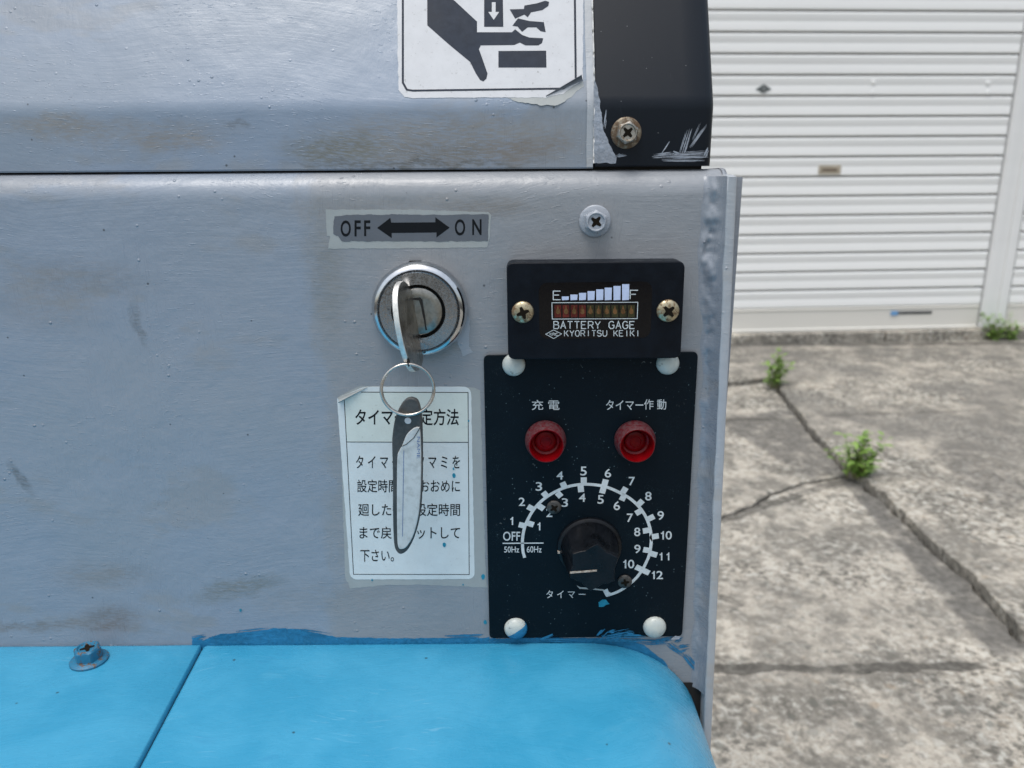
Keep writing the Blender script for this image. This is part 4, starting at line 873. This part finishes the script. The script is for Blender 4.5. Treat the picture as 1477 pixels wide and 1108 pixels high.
for fn, s_, *bx in ((ca, '1', 148, 700, 198, 806), (ca, '2', 260, 442, 344, 552), (ca, '3', 486, 235, 572, 352), (ca, '4', 764, 92, 852, 202), (ca, '5', 1080, 28, 1166, 148), (ca, '6', 1405, 58, 1490, 174),
                    (cb, '7', 802, 166, 886, 280), (cb, '8', 1020, 364, 1106, 480), (cb, '9', 1184, 622, 1270, 740), (cb, '10', 1230, 888, 1376, 1000), (cc, '11', 1212, 250, 1342, 354), (cc, '12', 1110, 496, 1258, 604),
                    (ca, '1', 510, 772, 556, 878), (ca, '2', 626, 585, 708, 700), (ca, '3', 832, 450, 916, 566), (ca, '4', 1062, 388, 1150, 498), (cb, '5', 386, 408, 470, 524), (cb, '6', 600, 490, 686, 608), (cb, '7', 776, 654, 860, 768), (cb, '8', 874, 840, 956, 956), (cc, '9', 876, 146, 960, 260), (cc, '10', 728, 346, 876, 460),
                    (cdd, 'OFF', 52, 64, 280, 186), (cdd, '50Hz', 66, 262, 266, 342), (cdd, '60Hz', 368, 258, 564, 342)): tx(fn, s_, *bx, b=.004 if 'Hz' in s_ else .010)
pline(mb, TP, TP.pts(cdd([(46, 220), (590, 216)]), H), px2m(TP, 760, 780, 1.7), H)
tx(cdd, 'タ イ マ ー', 628, 846, 1148, 950, .0)
mb.build('lettering', M['print'], tm, smooth=0)
# lamps
for (u, v, uf, vf, lab) in ((786.7, 634, 787.5, 645, 'dark red indicator lamp under the left caption'), (915, 634, 917, 644.5, 'red indicator lamp under the right caption')):
    c = TP.px(u, v); r1 = px2m(TP, u, v, 29.5); hL = .0078; r2 = px2m(TP, uf, vf, 25, hL)
    mb = MB(); mb.lathe(TP, c, [(r1 * .98, 0), (r1, .0004), (r1, .0022), (r1 * .985, .0028), (r2 * 1.03, hL - .0003), (r2, hL)], 64, closed=False); lo = mb.build('indicator_lamp', M['lens_side'], tm, smooth=35, label=lab)
    mb = MB(); mb.lathe(TP, c, [(r2, hL), (r2 * .955, hL), (r2 * .92, hL - .0004), (r2 * .78, hL - .0050), (r2 * .64, hL - .0056)], 64, closed=False); mb.build('lens_cup', M['lens'], lo, smooth=40)
    mb = MB(); mb.lathe(TP, c, [(r2 * .64, hL - .0056), (r2 * .60, hL - .0050), (r2 * .50, hL - .0047), (r2 * .34, hL - .0046), (r2 * .30, hL - .0049), (.00001, hL - .0050)], 64, closed=False); mb.build('lens_centre', M['lens_in'], lo, smooth=40)
# knob
kcn = TP.px(850, 788); rk = px2m(TP, 850, 788, 46.5)
dial = MB(); dial.lathe(TP, kcn, [(rk * .96, .0), (rk, .0005), (rk * .985, .0016), (rk * .93, .0022), (rk * .86, .0026)], 72, closed=True)
hK = .0185; PH = radians(84)
def flute(a, k):
    t = ((a - PH) % (pi / 3)) / (pi / 3); dd = abs(2 * t - 1)      # 1 at the ridges, 0 mid-flute
    depth = (.0, .05, .16, .19, .20, .20, .20)[min(k, 6)]
    return 1 - depth * 1.15 * (1 - dd) ** .65 if dd < .97 else 1 - depth * .5 * (1 - dd)
rf = px2m(TP, 858, 822, 39, hK)
dial.lathe(TP, kcn, [(rk * .90, .0024), (rk * .90, .0050), (rf * 1.10, .0080), (rf * 1.06, .0120), (rf * 1.02, .0160), (rf * 1.0, hK - .0004), (rf * .97, hK)], 144, rmod=flute, closed=True)
dk = dial.build('dial_knob', M['knob'], tm, smooth=38, label='black fluted timer knob turned to point left')
mb = MB(); KF = Frame(TP.w(0, 0, hK), TP.ex, TP.ey); q0 = KF.px(822, 826); q1 = KF.px(861, 823); w_ = .0008
mb.prism(KF, ragged([(q0[0], q0[1] - w_ / 2), (q1[0], q1[1] - w_ / 2), (q1[0], q1[1] + w_ / 2), (q0[0], q0[1] + w_ / 2)], .0001, .0006, 4), 0, .00012); mb.build('pointer_line', M['cream'], dk, smooth=0)
mb = MB(); q0 = TP.px(806, 796, .0018); mb.prism(TP, [(q0[0] - .0005, q0[1] - .0005), (q0[0] + .0005, q0[1] - .0006), (q0[0] + .0005, q0[1] + .0005), (q0[0] - .0005, q0[1] + .0005)], .0012, .0024); mb.build('pointer_dot', M['cream'], dk, smooth=0)
pan(TP, TP.px(799, 731), px2m(TP, 799, 731, 10.6), 0, M['dkscrew'], tm, ang=.6, label='small dark screw at the upper left of the dial', hh=.0012)
pan(TP, TP.px(901, 838), px2m(TP, 901, 838, 10.4), 0, M['dkscrew'], tm, ang=.2, label='small dark screw at the lower right of the dial', hh=.0012)
mb = MB(); mb.flat(TP, TP.pts(cc([(540, 780), (520, 730), (600, 640), (690, 560), (780, 600), (780, 690), (700, 720), (620, 750)]), .00012), .00012); mb.build('scraped_patch', M['housing'], tm, smooth=0)
decal(TP, cc([(400, 915), (450, 878), (500, 880), (520, 905), (548, 935), (500, 950), (470, 972), (405, 975)]), .00009, M['teal'], tm, 'paint_fleck', .0002, .0005, 3)
decal(TP, cc([(110, 690), (150, 712), (300, 722), (470, 742), (470, 760), (300, 742), (150, 732)]), .00007, M['st_edge'], tm, 'paint_scratch', .0001, .0005, 5)
def c8(l): return [(690 + x / 3.887, 660 + y / 3.887) for x, y in l]
brush(TP, c8, [(345, 1020, 420, 990, 26, 8), (350, 1026, 540, 1022, 20, 9), (665, 1015, 720, 962, 36, 10), (690, 1015, 850, 985, 52, 22), (730, 980, 770, 965, 22, 7), (780, 1010, 945, 1012, 44, 22), (820, 975, 880, 985, 24, 8), (680, 1026, 950, 1026, 18, 12)], .00007, M['smear'], tm, 9)
decal(TP, c8([(1080, 1020), (1105, 1000), (1135, 1004), (1125, 1022)]), .00008, M['grey_smear'], tm, amp=.0003, seed=1)
for (u, v, r_) in ((697, 832, 4), (700, 897, 3.2), (655, 686, 3), (641, 786, 3.4), (654, 676, 2), (676, 607, 1.6), (347, 880, 2.2), (668, 843, 1.5), (537, 836, 1.6)):
    c = PANEL.px(u, v); rr2 = r_ * .00026; mb = MB(); mb.prism(PANEL, ragged([(c[0] + rr2 * cos(a) * .8, c[1] + rr2 * sin(a) * 1.2) for a in [k * pi / 5 for k in range(10)]], .0003, .0004, u), .0001, .00026); mb.build('paint_fleck', M['teal'], machine, smooth=0)

# blue smears where hood meets panel
decal(PANEL, [(277, 919), (292, 924), (318, 914), (345, 915), (375, 911), (395, 906), (430, 908), (460, 914), (485, 919), (560, 921), (700, 920), (706, 919), (706, 940), (277, 945)], .00012, M['smear'], machine, amp=.0003, seed=4, label='blue paint smeared along the foot of the grey panel')
decal(PANEL, [(706, 921), (800, 920), (880, 921), (925, 928), (960, 955), (975, 985), (960, 1060), (900, 990), (706, 960)], .00012, M['smear'], machine, amp=.0004, seed=6)
brush(PANEL, c8, [(850, 1030, 1090, 1040, 30, 12), (960, 1040, 1110, 1010, 26, 9), (1060, 1040, 1160, 1110, 34, 12), (1120, 1075, 1190, 1060, 40, 9), (1150, 1100, 1240, 1210, 46, 14), (1100, 1040, 1150, 1010, 20, 6), (1215, 1190, 1260, 1300, 40, 10)], .00018, M['smear'], machine, 7)
mb = MB(); mb.flat(PANEL, ragged(PANEL.pts([(968, 984), (1018, 984), (1018, 1030), (1018, 1130), (960, 1130), (950, 1010)], .0003), .0004, .001, 2), .0003); mb.build('corner_gap_shade', M['gap'], machine, smooth=0, label='dark patch painted for the shade in the gap beside the hood shoulder')  # flat dark patch stands in for shade in the gap, no hole cut
brush(PANEL, lambda l: l, [(640, 920, 705, 918, 6, 6), (300, 921, 420, 908, 12, 10), (400, 908, 482, 918, 9, 8), (276, 922, 300, 918, 9, 5)], .00016, M['smear'], machine, 5)
decal(PANEL, [(656, 482), (670, 450), (678, 462), (676, 500), (682, 508), (668, 514)], .00010, M['bolt_grey'], machine, amp=.0004, seed=12)

# ------------------------------------------------------------------ blue hood
zb = EYE + PANEL.px(600, 926)[1]; XB = PANEL.px(1004, 1060)[0]; RB = XB - PANEL.px(835, 925)[0]
HOOD = Frame((0, 0, zb), (1, 0, 0), (0, 1, 0))
s0 = HOOD.px(290, 930); s1 = HOOD.px(195, 1108)
sx = lambda y: s0[0] + (s1[0] - s0[0]) * (y - s0[1]) / (s1[1] - s0[1])
def hood_section():
    # from the seam lip over the top, round the shoulder, down the right side
    out = [('s', .0000, -.0040), ('s', .0003, -.0012), ('s', .0010, -.0005), ('s', .0018, -.0001), ('s', .0026, 0)]
    for f in (.25, .5, .75): out.append(('f', f, 0))
    for k in range(0, 17):
        a = pi / 2 * k / 16; e_ = .92; out.append(('x', XB - RB + RB * sin(a) ** e_, -RB * .86 * (1 - cos(a) ** e_)))
    out.append(('x', XB, -.2)); out.append(('x', XB, -.35)); return out
sec = hood_section(); rows = []
ys = [-.0002, -.0008, -.002] + [-.01 - .02 * i for i in range(24)]
for i, y in enumerate(ys):
    row = []; rnd_ = (.0012, .0003, 0)[i] if i < 3 else 0; drop = -.0002 - rnd_
    for kind, a, b_ in sec:
        x = sx(y) + .0006 + a if kind == 's' else (sx(y) + (XB - RB - sx(y)) * a if kind == 'f' else a)
        row.append(Vector((x if kind != 'x' or a < XB - RB else x - rnd_ * .5, y, zb + b_ + drop)))
    rows.append(row)
mb = MB(); mb.grid(rows, flip=True); hood = mb.build('blue_hood', M['blue'], machine, smooth=50, label='blue painted hood with a rounded right shoulder')
rows = []
for i, y in enumerate(ys):
    rnd_ = (.0012, .0003, 0)[i] if i < 3 else 0
    rows.append([Vector((x, y, z - rnd_)) for x, z in ((XLM, zb), (-.4, zb), (-.25, zb), (sx(y) - .02, zb), (sx(y) - .0009, zb + .00015), (sx(y) - .0003, zb - .0003), (sx(y) - .0001, zb - .004))])
mb = MB(); mb.grid(rows, flip=True); hl = mb.build('blue_side_cover', M['blue_far'], machine, smooth=50, label='blue painted cover left of the slanting seam')
mb = MB(); mb.grid([[Vector((sx(y) - .0006, y, zb - .0028)), Vector((sx(y) + .0016, y, zb - .0028))] for y in ys], flip=True); mb.build('hood_seam', M['gap'], machine, smooth=0, label='dark seam between the blue covers')
mb = MB(); yE = ys[-1]; mb.box(Frame((0, 0, 0), (1, 0, 0), (0, 0, 1)), XLM, XB, .12, zb - .0042, -.27, .01 if False else .0); 
mb.v = []; mb.f = []; mb.m = []
mb.box(F0, XLM, XB - .0005, .10, zb - RB, .001, -yE - .001); mb.build('chassis', M['blue'], machine, smooth=0)
mb = MB(); mb.box(F0, XLM, XO - .0035, .10, .2495, -.28, -.001); mb.build('lower_body', M['panel'], machine, smooth=0)
for (x, y) in ((XLM + .08, -.38), (XB - .06, -.38), (XLM + .08, .18), (XB - .06, .18)):
    WF = Frame((x, y, .07), (0, 1, 0), (0, 0, 1)); mb = MB(); mb.lathe(WF, (0, 0), [(.02, -.02), (.064, -.02), (.070, -.015), (.070, .015), (.064, .02), (.02, .02)], 40, closed=True); mb.build('wheel', M['rubber'], machine, smooth=35)
# bolt on blue cover
bc = HOOD.px(129, 953); hexbolt(HOOD, bc, px2m(HOOD, 129, 953, 25.5), .0001, M['bolt_blue'], hl, label='rust-flecked blue bolt near the panel foot', ang=.15, tall=.0068)
